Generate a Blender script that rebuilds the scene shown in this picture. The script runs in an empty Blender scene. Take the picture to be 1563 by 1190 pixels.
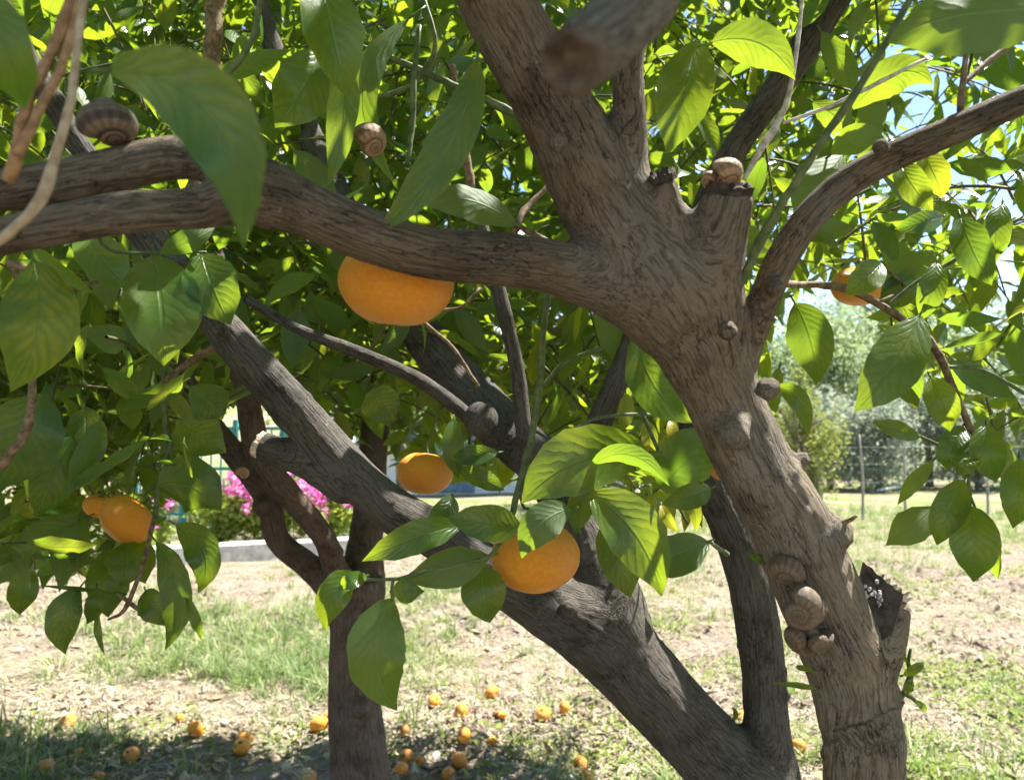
import bpy, math, random
import numpy as np
from mathutils import Vector, Matrix, Quaternion

# ------------------------------------------------------------------ camera, sky, sun, exposure
sc = bpy.context.scene
COL = sc.collection
PITCH = math.radians(4.0)
FPX = 1227.0                      # focal length in pixels of the 1563 x 1190 photograph
CAM = np.array([0.0, 0.0, 1.0])
cd = bpy.data.cameras.new("camera"); cam = bpy.data.objects.new("camera", cd); COL.objects.link(cam)
cam.location = CAM; cam.rotation_euler = (math.pi / 2 + PITCH, 0, 0)
cd.sensor_width = 36.0; cd.lens = 36.0 * FPX / 1563.0
cd.clip_start = 0.02; cd.clip_end = 2000
cd.dof.use_dof = True; cd.dof.focus_distance = 0.72; cd.dof.aperture_fstop = 12.0
sc.camera = cam

SUN_EL, SUN_AZ = math.radians(60), math.radians(64)     # ahead of the camera, to its right
SUN = Vector((math.cos(SUN_EL) * math.sin(SUN_AZ), math.cos(SUN_EL) * math.cos(SUN_AZ), math.sin(SUN_EL)))
world = bpy.data.worlds.new("World"); sc.world = world; world.use_nodes = True
wn = world.node_tree; wn.nodes.clear()
sky = wn.nodes.new("ShaderNodeTexSky"); sky.sky_type = 'NISHITA'; sky.sun_disc = False
sky.sun_elevation = SUN_EL; sky.sun_rotation = SUN_AZ; sky.air_density = 1.0; sky.dust_density = 0.1; sky.ozone_density = 1.5
bg = wn.nodes.new("ShaderNodeBackground"); bg.inputs[1].default_value = 0.075
wo = wn.nodes.new("ShaderNodeOutputWorld")
wn.links.new(sky.outputs[0], bg.inputs[0]); wn.links.new(bg.outputs[0], wo.inputs[0])
sl = bpy.data.lights.new("sun", 'SUN'); sl.energy = 5.0; sl.angle = math.radians(0.53); sl.color = (1.0, 0.965, 0.91)
so = bpy.data.objects.new("sun", sl); COL.objects.link(so); so.rotation_euler = SUN.to_track_quat('Z', 'Y').to_euler()
so.location = (3, 5, 9)
vs = sc.view_settings
vs.view_transform = 'Standard'; vs.look = 'None'; vs.gamma = 1.0; vs.exposure = 2.0
sc.render.engine = 'CYCLES'
cy = sc.cycles
cy.use_denoising = True
cy.max_bounces = 6; cy.diffuse_bounces = 4; cy.transmission_bounces = 4; cy.glossy_bounces = 2
cy.use_adaptive_sampling = True; cy.adaptive_threshold = 0.025; cy.transparent_max_bounces = 6
cy.sample_clamp_indirect = 6.0; cy.caustics_reflective = False; cy.caustics_refractive = False

R = np.random.default_rng(11)
random.seed(5)
UP = np.array([0, -math.sin(PITCH), math.cos(PITCH)])
FW = np.array([0, math.cos(PITCH), math.sin(PITCH)])
RT = np.array([1.0, 0, 0])

def P(px, py, d):
    """a place in the garden seen at photograph pixel (px, py), d metres ahead"""
    return CAM + RT * ((px - 781.5) / FPX * d) + UP * ((595.0 - py) / FPX * d) + FW * d

def proj(p):
    q = np.asarray(p) - CAM
    d = q @ FW
    dd = np.where(np.abs(d) < 1e-6, 1e-6, d)
    return 781.5 + (q @ RT) / dd * FPX, 595.0 - (q @ UP) / dd * FPX, d

# ------------------------------------------------------------------ noise
def _h(i, j, k, seed):
    n = (i * 374761393 + j * 668265263 + k * 2147483647 + seed * 1274126177) & 0xFFFFFFFF
    n = ((n ^ (n >> 13)) * 1274126177) & 0xFFFFFFFF
    n = (n ^ (n >> 16)) & 0xFFFFFFFF
    return n / 4294967295.0

def vnoise(p, seed=0):
    p = np.asarray(p, dtype=np.float64)
    f = np.floor(p); t = p - f; t = t * t * (3 - 2 * t)
    i, j, k = (f[:, 0].astype(np.int64), f[:, 1].astype(np.int64), f[:, 2].astype(np.int64))
    r = 0
    for a in (0, 1):
        for b in (0, 1):
            for c in (0, 1):
                w = (t[:, 0] if a else 1 - t[:, 0]) * (t[:, 1] if b else 1 - t[:, 1]) * (t[:, 2] if c else 1 - t[:, 2])
                r = r + w * _h(i + a, j + b, k + c, seed)
    return r

def fbm(p, o=4, seed=0):
    p = np.asarray(p, dtype=np.float64)
    r = 0; a = 0.5
    for q in range(o):
        r = r + a * vnoise(p * 2 ** q + 17.3 * q, seed + q); a *= 0.5
    return r

# ------------------------------------------------------------------ mesh helpers
def fast_mesh(name, verts, faces, mats, attrs=None, smooth=True):
    """verts (n,3); faces (m,k) array or list of such arrays with k = 3 or 4"""
    me = bpy.data.meshes.new(name)
    verts = np.asarray(verts, dtype=np.float32)
    fl = faces if isinstance(faces, list) else [faces]
    fl = [np.asarray(f, dtype=np.int32) for f in fl if len(f)]
    me.vertices.add(len(verts)); me.vertices.foreach_set("co", verts.ravel())
    nl = sum(f.size for f in fl); npoly = sum(len(f) for f in fl)
    me.loops.add(nl); me.loops.foreach_set("vertex_index", np.concatenate([f.ravel() for f in fl]))
    me.polygons.add(npoly)
    tot = np.concatenate([np.full(len(f), f.shape[1], dtype=np.int32) for f in fl])
    st = np.concatenate([[0], np.cumsum(tot)[:-1]]).astype(np.int32)
    me.polygons.foreach_set("loop_start", st); me.polygons.foreach_set("loop_total", tot)
    me.polygons.foreach_set("use_smooth", np.full(npoly, smooth, dtype=bool))
    for m in (mats if isinstance(mats, (list, tuple)) else [mats]):
        if m: me.materials.append(m)
    for k, (ty, arr) in (attrs or {}).items():
        at = me.attributes.new(k, ty, 'POINT')
        arr = np.asarray(arr, dtype=np.float32)
        key = {'FLOAT': 'value', 'FLOAT_VECTOR': 'vector', 'FLOAT_COLOR': 'color'}[ty]
        at.data.foreach_set(key, arr.ravel())
    me.update(calc_edges=True)
    me.validate()
    return me

def wloc(o):
    v = np.zeros(3)
    while o is not None:
        v = v + np.array(o.location); o = o.parent
    return v

def link(name, me, parent=None, loc=(0, 0, 0)):
    """mesh object whose own coordinates are relative to the world point loc"""
    o = bpy.data.objects.new(name, me); COL.objects.link(o)
    L = np.asarray(loc, dtype=float)
    if parent is not None:
        o.parent = parent; L = L - wloc(parent)
    o.location = L
    return o

def empty(name, loc):
    o = bpy.data.objects.new(name, None); COL.objects.link(o); o.location = loc; o.empty_display_size = 0.1
    return o

def tag(o, label=None, cat=None, group=None, kind=None):
    if label: o["label"] = label
    if cat: o["category"] = cat
    if group: o["group"] = group
    if kind: o["kind"] = kind
    return o

def spline(ctrl, step):
    """Catmull-Rom through rows of ctrl (any columns), resampled about every step metres"""
    c = np.asarray(ctrl, dtype=float)
    c = np.vstack([2 * c[0] - c[1], c, 2 * c[-1] - c[-2]])
    out = []
    for i in range(1, len(c) - 2):
        n = max(2, int(math.ceil(np.linalg.norm(c[i + 1, :3] - c[i, :3]) / step)))
        t = np.linspace(0, 1, n, endpoint=False)[:, None]
        p0, p1, p2, p3 = c[i - 1], c[i], c[i + 1], c[i + 2]
        out.append(0.5 * ((2 * p1) + (-p0 + p2) * t + (2 * p0 - 5 * p1 + 4 * p2 - p3) * t ** 2 + (-p0 + 3 * p1 - 3 * p2 + p3) * t ** 3))
    out.append(c[-2][None])
    return np.vstack(out)

def frames(pts, x0=None):
    t = np.gradient(pts, axis=0); t /= np.linalg.norm(t, axis=1)[:, None] + 1e-12
    x = np.zeros_like(pts)
    v = np.array([0.3, 1, 0.1]) if x0 is None else np.asarray(x0)
    for i in range(len(pts)):
        v = v - t[i] * (v @ t[i]); n = np.linalg.norm(v)
        if n < 1e-6: v = np.cross(t[i], [0.2, 0.5, 1]); n = np.linalg.norm(v)
        v = v / n; x[i] = v
    return t, x, np.cross(t, x)

def tube(pts, rad, sides=8, cap=True):
    t, x, y = frames(pts)
    a = np.linspace(0, 2 * math.pi, sides, endpoint=False)
    ring = pts[:, None, :] + rad[:, None, None] * (np.cos(a)[None, :, None] * x[:, None, :] + np.sin(a)[None, :, None] * y[:, None, :])
    n = len(pts); V = ring.reshape(-1, 3)
    i = np.arange(n - 1)[:, None] * sides; j = np.arange(sides)[None, :]; k = (j + 1) % sides
    F = np.stack([i + j, i + k, i + sides + k, i + sides + j], -1).reshape(-1, 4)
    T = np.zeros((0, 3), dtype=int)
    if cap:
        V = np.vstack([V, pts[0], pts[-1]]); b = n * sides
        jj = np.arange(sides); kk = (jj + 1) % sides
        T = np.vstack([np.stack([kk, jj, np.full(sides, b)], -1), np.stack([(n - 1) * sides + jj, (n - 1) * sides + kk, np.full(sides, b + 1)], -1)])
    return V, F, T

class Soup:
    def __init__(s): s.v = []; s.q = []; s.t = []; s.a = []; s.n = 0
    def add(s, V, F=None, T=None, A=None):
        s.v.append(V)
        if F is not None and len(F): s.q.append(np.asarray(F) + s.n)
        if T is not None and len(T): s.t.append(np.asarray(T) + s.n)
        if A is not None: s.a.append(np.broadcast_to(A, (len(V), 4)))
        s.n += len(V)
    def mesh(s, name, mat, smooth=True, off=(0, 0, 0), attr='tint'):
        V = np.vstack(s.v) - np.asarray(off)
        fl = []
        if s.q: fl.append(np.vstack(s.q))
        if s.t: fl.append(np.vstack(s.t))
        return fast_mesh(name, V, fl, mat, {attr: ('FLOAT_COLOR', np.vstack(s.a))} if s.a else None, smooth)

def box(cx, cy, cz, sx, sy, sz, rot=0.0, bev=0.0):
    b = bev
    prof = [(-1, b * 0), (1, 0)]
    v = []
    for zz, ins in ((-sz / 2, 0), (sz / 2 - b, 0), (sz / 2, b)):
        for ax, ay in ((-1, -1), (1, -1), (1, 1), (-1, 1)):
            v.append((ax * (sx / 2 - ins), ay * (sy / 2 - ins), zz))
    v = np.array(v); c, s_ = math.cos(rot), math.sin(rot)
    v = np.stack([v[:, 0] * c - v[:, 1] * s_ + cx, v[:, 0] * s_ + v[:, 1] * c + cy, v[:, 2] + cz], -1)
    f = [(3, 2, 1, 0), (8, 9, 10, 11)]
    for r in (0, 4):
        for j in range(4):
            k = (j + 1) % 4; f.append((r + j, r + k, r + 4 + k, r + 4 + j))
    return v, np.array(f)

# ------------------------------------------------------------------ materials
class NT:
    def __init__(s, name):
        s.m = bpy.data.materials.new(name); s.m.use_nodes = True; s.t = s.m.node_tree; s.t.nodes.clear()
        s.out = s.t.nodes.new("ShaderNodeOutputMaterial")
    def n(s, ty, ins=None, **kw):
        nd = s.t.nodes.new(ty)
        for k, v in kw.items(): setattr(nd, k, v)
        for k, v in (ins or {}).items():
            sk = nd.inputs[k]
            if isinstance(v, bpy.types.NodeSocket): s.t.links.new(v, sk)
            else:
                if hasattr(sk.default_value, '__len__') and isinstance(v, (tuple, list)) and len(sk.default_value) == 4 and len(v) == 3: v = tuple(v) + (1,)
                sk.default_value = v
        return nd
    def math(s, op, a, b=0.0, c=0.0, clamp=False):
        nd = s.n("ShaderNodeMath", {0: a, 1: b, 2: c}, operation=op); nd.use_clamp = clamp; return nd.outputs[0]
    def noise(s, vec, scale, detail=3.0, rough=0.55, dist=0.0):
        return s.n("ShaderNodeTexNoise", {'Vector': vec, 'Scale': scale, 'Detail': detail, 'Roughness': rough, 'Distortion': dist}).outputs[0]
    def mix(s, f, a, b, blend='MIX'):
        nd = s.n("ShaderNodeMix", {0: f, 6: a, 7: b}, data_type='RGBA', blend_type=blend); return nd.outputs[2]
    def ramp(s, f, lo, hi):
        nd = s.n("ShaderNodeMapRange", {0: f, 1: lo, 2: hi, 3: 0.0, 4: 1.0}); nd.interpolation_type = 'SMOOTHSTEP'; return nd.outputs[0]
    def attr(s, name): return s.n("ShaderNodeAttribute", attribute_name=name)
    def coord(s): return s.n("ShaderNodeTexCoord").outputs['Object']
    def pos(s): return s.n("ShaderNodeNewGeometry").outputs['Position']
    def vscale(s, v, sc3): return s.n("ShaderNodeVectorMath", {0: v, 1: sc3}, operation='MULTIPLY').outputs[0]
    def bump(s, h, dist, strength=1.0, normal=None):
        i = {'Height': h, 'Distance': dist, 'Strength': strength}
        if normal is not None: i['Normal'] = normal
        return s.n("ShaderNodeBump", i).outputs[0]
    def principled(s, **ins):
        return s.n("ShaderNodeBsdfPrincipled", {k.replace('_', ' '): v for k, v in ins.items()}).outputs[0]
    def done(s, sh):
        s.t.links.new(sh, s.out.inputs[0]); return s.m

def leaf_mat(name, src, top=(0.019, 0.057, 0.010), under=(0.075, 0.125, 0.040), trans=(0.39, 0.51, 0.02), gloss=0.29, tfac=0.43):
    m = NT(name)
    uv = m.attr('leafuv').outputs['Vector']
    sx = m.n("ShaderNodeSeparateXYZ", {0: uv}); u, v = sx.outputs[0], sx.outputs[1]
    if src == 'object':
        tint = m.n("ShaderNodeObjectInfo").outputs['Color']
    else:
        tint = m.attr('tint').outputs['Color']
    ts = m.n("ShaderNodeSeparateColor", {0: tint}); rnd, yel, dep = ts.outputs[0], ts.outputs[1], ts.outputs[2]
    av = m.math('ABSOLUTE', v)
    rib = m.math('SUBTRACT', 1.0, m.ramp(av, 0.015, 0.075))
    ph = m.math('ADD', m.math('MULTIPLY', u, 9.0), m.math('ADD', m.math('MULTIPLY', av, -2.6), m.math('MULTIPLY', m.noise(m.pos(), 60.0, 2.0), 1.6) if src == 'object' else 0.0))
    tri = m.math('ABSOLUTE', m.math('SUBTRACT', m.math('FRACT', ph), 0.5))
    side = m.math('MULTIPLY', m.math('SUBTRACT', 1.0, m.ramp(tri, 0.02, 0.13)), m.math('SUBTRACT', 1.0, m.ramp(av, 0.55, 1.0)))
    between = m.ramp(tri, 0.08, 0.45)
    pos = m.pos()
    n1 = m.noise(pos, 70.0, 3.0)
    n2 = m.noise(pos, 420.0, 2.0) if src == 'object' else n1
    n3 = m.noise(pos, 34.0, 4.0, 0.65)
    veins = m.math('MAXIMUM', rib, m.math('MULTIPLY', side, 0.20))
    # upper face
    c = m.mix(m.ramp(rnd, 0.0, 1.0), top, (top[0] * 2.3, top[1] * 1.75, top[2] * 1.3))
    c = m.mix(m.math('MULTIPLY', m.ramp(n1, 0.35, 0.7), 0.65), c, (top[0] * 1.9, top[1] * 1.7, top[2] * 1.5))
    blot = m.math('MULTIPLY', m.math('MULTIPLY', yel, m.math('ADD', 0.45, m.math('MULTIPLY', between, 0.55))), m.ramp(n3, 0.38, 0.66))
    c = m.mix(m.math('MINIMUM', m.math('MULTIPLY', blot, 1.1), 1.0), c, (0.26, 0.27, 0.025))
    c = m.mix(m.math('MULTIPLY', m.ramp(yel, 0.75, 1.0), 0.7), c, (0.38, 0.30, 0.02))
    ctop = m.mix(m.math('MULTIPLY', veins, 0.42), c, (0.13, 0.22, 0.055))
    speck = m.ramp(n2, 0.68, 0.74) if src == 'object' else 0.0
    ctop = m.mix(m.math('MULTIPLY', speck, 0.35), ctop, (0.30, 0.33, 0.22))
    if src == 'object':
        spots = m.math('MULTIPLY', m.ramp(m.noise(pos, 190.0, 3.0, 0.65), 0.66, 0.71), 0.8)
        ctop = m.mix(spots, ctop, (0.10, 0.06, 0.018))
        ctop = m.mix(m.math('MULTIPLY', m.ramp(m.math('ADD', av, m.math('MULTIPLY', n3, 0.5)), 1.15, 1.35), m.math('MULTIPLY', yel, 1.3)), ctop, (0.24, 0.23, 0.04))
    cu = m.mix(m.math('MULTIPLY', m.ramp(n1, 0.3, 0.7), 0.5), under, (under[0] * 0.6, under[1] * 0.7, under[2] * 0.6))
    cu = m.mix(m.math('MULTIPLY', m.ramp(yel, 0.3, 1.0), 0.55), cu, (0.30, 0.29, 0.05))
    cu = m.mix(m.math('MULTIPLY', veins, 0.5), cu, (0.20, 0.26, 0.10))
    back = m.n("ShaderNodeNewGeometry").outputs['Backfacing']
    col = m.mix(back, ctop, cu)
    tr = m.mix(m.ramp(rnd, 0, 1), (trans[0] * 0.55, trans[1] * 0.72, trans[2]), trans)
    tr = m.mix(m.math('MULTIPLY', blot, 0.8), tr, (0.62, 0.56, 0.03))
    tr = m.mix(m.math('MULTIPLY', veins, 0.35), tr, (0.09, 0.17, 0.01))
    h = m.math('ADD', m.math('MULTIPLY', veins, -0.6), m.math('ADD', m.math('MULTIPLY', n1, 0.8), m.math('MULTIPLY', between, 0.12)))
    nb = m.bump(h, 0.0009, 0.7)
    rough = m.mix(back, (gloss,) * 3, (0.62,) * 3)
    pr = m.principled(Base_Color=col, Roughness=rough, Specular_IOR_Level=0.5, Normal=nb)
    tb = m.n("ShaderNodeBsdfTranslucent", {'Color': tr, 'Normal': nb}).outputs[0]
    return m.done(m.n("ShaderNodeMixShader", {0: tfac, 1: pr, 2: tb}).outputs[0])

def bark_mat(name, a=(0.110, 0.082, 0.052), b=(0.215, 0.172, 0.120), dark=(0.030, 0.023, 0.016), grey=(0.20, 0.185, 0.16), ridge=1.0, line=(0.31, 0.275, 0.215)):
    m = NT(name)
    bc = m.attr('bark').outputs['Vector']
    big = m.noise(bc, 14.0, 2.0)
    wob = m.noise(bc, 34.0, 2.0)
    warp = m.n("ShaderNodeVectorMath", {0: bc, 1: m.n("ShaderNodeCombineXYZ", {0: m.math('MULTIPLY', m.math('SUBTRACT', wob, 0.5), 0.0045), 1: m.math('MULTIPLY', m.math('SUBTRACT', big, 0.5), 0.006), 2: 0.0}).outputs[0]}, operation='ADD').outputs[0]
    f1 = m.noise(m.vscale(warp, (1, 1, 0.06)), 560.0, 4.0, 0.62)
    f2 = m.noise(m.vscale(warp, (1, 1, 0.13)), 1050.0, 3.0, 0.6)
    g = m.noise(bc, 900.0, 3.0, 0.7)
    fur = m.ramp(f1, 0.36, 0.62)
    fine = m.ramp(f2, 0.3, 0.7)
    col = m.mix(fur, a, b)
    col = m.mix(m.math('MULTIPLY', m.math('SUBTRACT', 1.0, m.ramp(f1, 0.28, 0.44)), 0.62), col, dark)
    col = m.mix(m.math('MULTIPLY', fine, 0.40), col, (b[0] * 1.15, b[1] * 1.08, b[2] * 0.98))
    col = m.mix(m.math('MULTIPLY', m.ramp(big, 0.42, 0.68), 0.55), col, m.mix(fur, (grey[0] * 0.45, grey[1] * 0.45, grey[2] * 0.45), grey))
    thin = m.math('SUBTRACT', 1.0, m.ramp(m.math('ABSOLUTE', m.math('SUBTRACT', f1, 0.52)), 0.0, 0.040))
    thin = m.math('MAXIMUM', thin, m.math('MULTIPLY', m.math('SUBTRACT', 1.0, m.ramp(m.math('ABSOLUTE', m.math('SUBTRACT', f2, 0.5)), 0.0, 0.05)), 0.5))
    col = m.mix(m.math('MULTIPLY', thin, m.math('ADD', 0.25, m.math('MULTIPLY', m.ramp(wob, 0.3, 0.7), 0.45))), col, line)
    stain = m.noise(bc, 26.0, 4.0, 0.65)
    col = m.mix(m.math('MULTIPLY', m.ramp(stain, 0.50, 0.68), 0.55), col, m.mix(fur, dark, (a[0] * 0.9, a[1] * 0.82, a[2] * 0.72)))
    col = m.mix(m.math('MULTIPLY', m.ramp(m.noise(bc, 47.0, 3.0, 0.6), 0.60, 0.75), 0.30), col, (0.085, 0.095, 0.045))
    crack = m.math('MULTIPLY', m.math('SUBTRACT', 1.0, m.ramp(m.math('ABSOLUTE', m.math('SUBTRACT', m.noise(m.vscale(warp, (1, 1, 0.22)), 150.0, 3.0, 0.6), 0.5)), 0.0, 0.018)), m.ramp(stain, 0.38, 0.6))
    col = m.mix(m.math('MULTIPLY', crack, 0.75), col, dark)
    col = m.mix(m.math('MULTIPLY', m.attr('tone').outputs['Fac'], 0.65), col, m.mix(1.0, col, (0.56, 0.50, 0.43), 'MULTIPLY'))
    lich = m.math('MULTIPLY', m.ramp(m.noise(bc, 120.0, 4.0, 0.7), 0.64, 0.72), 0.5)
    col = m.mix(lich, col, (0.27, 0.26, 0.22))
    h = m.math('ADD', m.math('MULTIPLY', f1, 1.0), m.math('ADD', m.math('MULTIPLY', f2, 0.35), m.math('SUBTRACT', m.math('MULTIPLY', g, 0.14), m.math('MULTIPLY', crack, 0.5))))
    nb = m.bump(h, 0.0042 * ridge, 1.0)
    return m.done(m.principled(Base_Color=col, Roughness=0.86, Specular_IOR_Level=0.25, Normal=nb))

def simple_mat(name, c1, c2, scale=40.0, rough=0.8, bump=0.0, stretch=(1, 1, 1), spec=0.3, dist=0.0):
    m = NT(name)
    co = m.vscale(m.coord(), stretch)
    n = m.noise(co, scale, 4.0, 0.6, dist)
    col = m.mix(m.ramp(n, 0.32, 0.68), c1, c2)
    i = dict(Base_Color=col, Roughness=rough, Specular_IOR_Level=spec)
    if bump: i['Normal'] = m.bump(n, bump)
    return m.done(m.principled(**i))

def tint_mat(name, c1, c2, c3=None, rough=0.75, trans=0.0, tcol=(0.3, 0.45, 0.04), spec=0.25):
    """colour picked per piece by the tint attribute"""
    m = NT(name)
    ts = m.n("ShaderNodeSeparateColor", {0: m.attr('tint').outputs['Color']})
    c = m.mix(ts.outputs[0], c1, c2)
    if c3: c = m.mix(ts.outputs[1], c, c3)
    c = m.mix(m.math('MULTIPLY', m.ramp(m.noise(m.pos(), 90.0, 2.0), 0.35, 0.7), 0.35), c, m.mix(0.5, c, (0.02, 0.02, 0.01)))
    pr = m.principled(Base_Color=c, Roughness=rough, Specular_IOR_Level=spec)
    if trans:
        tb = m.n("ShaderNodeBsdfTranslucent", {'Color': tcol}).outputs[0]
        pr = m.n("ShaderNodeMixShader", {0: trans, 1: pr, 2: tb}).outputs[0]
    return m.done(pr)

def peel_mat():
    m = NT("mandarin_peel")
    co = m.coord()
    r = m.n("ShaderNodeObjectInfo").outputs['Random']
    big = m.noise(co, 26.0, 3.0)
    pores = m.n("ShaderNodeTexVoronoi", {'Vector': co, 'Scale': 620.0}).outputs['Distance']
    col = m.mix(m.ramp(big, 0.3, 0.7), (0.88, 0.285, 0.008), (0.93, 0.385, 0.012))
    col = m.mix(m.math('MULTIPLY', r, 0.35), col, (0.86, 0.40, 0.03))
    col = m.mix(m.math('MULTIPLY', m.ramp(m.noise(co, 180.0, 3.0, 0.7), 0.66, 0.74), 0.5), col, (0.42, 0.16, 0.03))
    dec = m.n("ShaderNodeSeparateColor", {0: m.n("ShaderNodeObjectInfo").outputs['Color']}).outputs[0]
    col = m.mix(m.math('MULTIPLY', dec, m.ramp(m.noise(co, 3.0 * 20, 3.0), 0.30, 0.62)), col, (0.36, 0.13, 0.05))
    col = m.mix(m.math('MULTIPLY', m.ramp(pores, 0.30, 0.0), 0.22), col, (0.55, 0.15, 0.005))
    h = m.math('ADD', m.math('MULTIPLY', m.ramp(pores, 0.0, 0.5), 0.7), m.math('MULTIPLY', m.noise(co, 150.0, 2.0), 1.2))
    nb = m.bump(h, 0.0011, 0.8)
    return m.done(m.principled(Base_Color=col, Roughness=0.31, Specular_IOR_Level=0.55, Normal=nb, Subsurface_Weight=0.2, Subsurface_Radius=(0.012, 0.005, 0.001), Subsurface_Scale=0.6))

def shell_mat(name, c1, c2, c3):
    m = NT(name)
    s = m.n("ShaderNodeSeparateXYZ", {0: m.attr('shelluv').outputs['Vector']}); th, ph = s.outputs[0], s.outputs[1]
    wob = m.noise(m.coord(), 160.0, 3.0)
    band = m.math('ABSOLUTE', m.math('SUBTRACT', m.math('FRACT', m.math('ADD', m.math('MULTIPLY', ph, 5.0), m.math('MULTIPLY', wob, 0.35))), 0.5))
    growth = m.math('ABSOLUTE', m.math('SUBTRACT', m.math('FRACT', m.math('ADD', m.math('MULTIPLY', th, 16.0), m.math('MULTIPLY', wob, 0.9))), 0.5))
    col = m.mix(m.ramp(band, 0.14, 0.34), c1, c2)
    col = m.mix(m.math('MULTIPLY', m.ramp(growth, 0.28, 0.48), 0.45), col, c3)
    col = m.mix(m.math('MULTIPLY', m.ramp(m.noise(m.coord(), 420.0, 3.0), 0.5, 0.7), 0.5), col, c3)
    nb = m.bump(m.math('ADD', growth, m.math('MULTIPLY', wob, 0.5)), 0.0007, 0.8)
    return m.done(m.principled(Base_Color=col, Roughness=0.55, Specular_IOR_Level=0.4, Normal=nb))

def ground_mat():
    m = NT("dry_soil")
    p = m.pos()
    a = m.noise(p, 0.9, 4.0); b = m.noise(p, 5.0, 5.0, 0.65); c = m.noise(p, 38.0, 4.0, 0.7); d = m.noise(p, 160.0, 3.0, 0.7)
    col = m.mix(m.ramp(b, 0.34, 0.66), (0.215, 0.145, 0.100), (0.35, 0.28, 0.21))
    col = m.mix(m.math('MULTIPLY', m.ramp(c, 0.42, 0.62), 0.55), col, (0.385, 0.33, 0.26))
    col = m.mix(m.math('MULTIPLY', m.ramp(d, 0.55, 0.72), 0.5), col, (0.13, 0.085, 0.05))
    y = m.n("ShaderNodeSeparateXYZ", {0: p}).outputs[1]
    far = m.ramp(y, 7.0, 13.0)
    green = m.math('MULTIPLY', m.ramp(m.math('ADD', a, m.math('MULTIPLY', b, 0.4)), 0.58, 0.80), m.math('ADD', 0.22, m.math('MULTIPLY', far, 0.6)))
    col = m.mix(green, col, m.mix(b, (0.10, 0.16, 0.03), (0.22, 0.27, 0.07)))
    h = m.math('ADD', m.math('MULTIPLY', c, 1.0), m.math('MULTIPLY', d, 0.4))
    return m.done(m.principled(Base_Color=col, Roughness=0.95, Specular_IOR_Level=0.1, Normal=m.bump(h, 0.03)))

M_LEAF_O = leaf_mat("citrus_leaf", 'object')
M_LEAF_S = leaf_mat("citrus_foliage", 'attr')
M_BARK = bark_mat("citrus_bark")
M_BARK_C = bark_mat("dark_grey_citrus_bark", (0.046, 0.039, 0.031), (0.100, 0.088, 0.072), (0.017, 0.015, 0.012), (0.115, 0.110, 0.105), 1.0, (0.19, 0.17, 0.145))
M_BARK_B = bark_mat("old_citrus_bark", (0.070, 0.044, 0.034), (0.14, 0.098, 0.078), grey=(0.14, 0.125, 0.12), line=(0.19, 0.155, 0.13))
M_TWIG = simple_mat("brown_twig_bark", (0.085, 0.055, 0.03), (0.24, 0.17, 0.10), 160, 0.8, 0.0012)
M_TWIG_G = simple_mat("green_twig_bark", (0.045, 0.075, 0.02), (0.12, 0.14, 0.05), 120, 0.55, 0.0006)
M_TWIG_P = simple_mat("dead_pale_twig", (0.30, 0.25, 0.20), (0.58, 0.54, 0.48), 150, 0.85, 0.0012)
M_TWIG_O = simple_mat("orange_brown_twig_bark", (0.17, 0.095, 0.045), (0.36, 0.23, 0.12), 160, 0.8, 0.0012)
M_TWIG_T = simple_mat("tan_dry_twig", (0.24, 0.18, 0.11), (0.42, 0.34, 0.23), 150, 0.85, 0.0012)
M_TWIG_S = tint_mat("small_twigs", (0.05, 0.07, 0.025), (0.16, 0.11, 0.06), None, 0.7)
M_CUT = simple_mat("weathered_cut_wood", (0.022, 0.017, 0.013), (0.075, 0.058, 0.042), 120, 0.9, 0.003)
M_CUTB = simple_mat("old_grey_sawn_wood", (0.045, 0.034, 0.024), (0.115, 0.084, 0.056), 150, 0.9, 0.002)
M_WOODP = simple_mat("pale_torn_wood", (0.34, 0.24, 0.15), (0.66, 0.54, 0.42), 240, 0.85, 0.002)
M_WHITE = simple_mat("white_crumbly_fungus", (0.30, 0.27, 0.26), (0.52, 0.48, 0.47), 260, 0.9, 0.002)
M_PEEL = peel_mat()
M_CALYX = simple_mat("green_calyx", (0.05, 0.08, 0.02), (0.14, 0.15, 0.05), 300, 0.7, 0.0005)
M_SHELL = shell_mat("snail_shell", (0.110, 0.070, 0.040), (0.170, 0.120, 0.072), (0.135, 0.096, 0.058))
M_SHELL_P = shell_mat("tan_snail_shell", (0.19, 0.10, 0.05), (0.37, 0.24, 0.14), (0.28, 0.17, 0.095))
M_SHELL_D = shell_mat("dark_snail_shell", (0.050, 0.030, 0.020), (0.17, 0.12, 0.075), (0.075, 0.050, 0.034))
M_GROUND = ground_mat()

# ------------------------------------------------------------------ ground
def ground_z(x, y):
    x = np.asarray(x, dtype=float); y = np.asarray(y, dtype=float)
    p = np.stack([x, y, np.zeros_like(x)], -1)
    z = (fbm(p * 0.7, 2, 3) - 0.37) * 0.10
    near = np.clip((12 - y) / 6, 0, 1)
    clod = np.clip((vnoise(p * 1.3, 9) - 0.45) * 3, 0, 1)
    z = z + near * ((fbm(p * 7.0, 3, 5) - 0.43) * (0.035 + 0.055 * clod) + (vnoise(p * 26.0, 6) - 0.5) * (0.010 + 0.020 * clod))
    s = np.clip((y - 17) / 75, 0, 1); s = s * s * (3 - 2 * s)
    z = z + s * 9.0 * (0.75 + 0.5 * vnoise(p * 0.03, 8))
    return z

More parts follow.
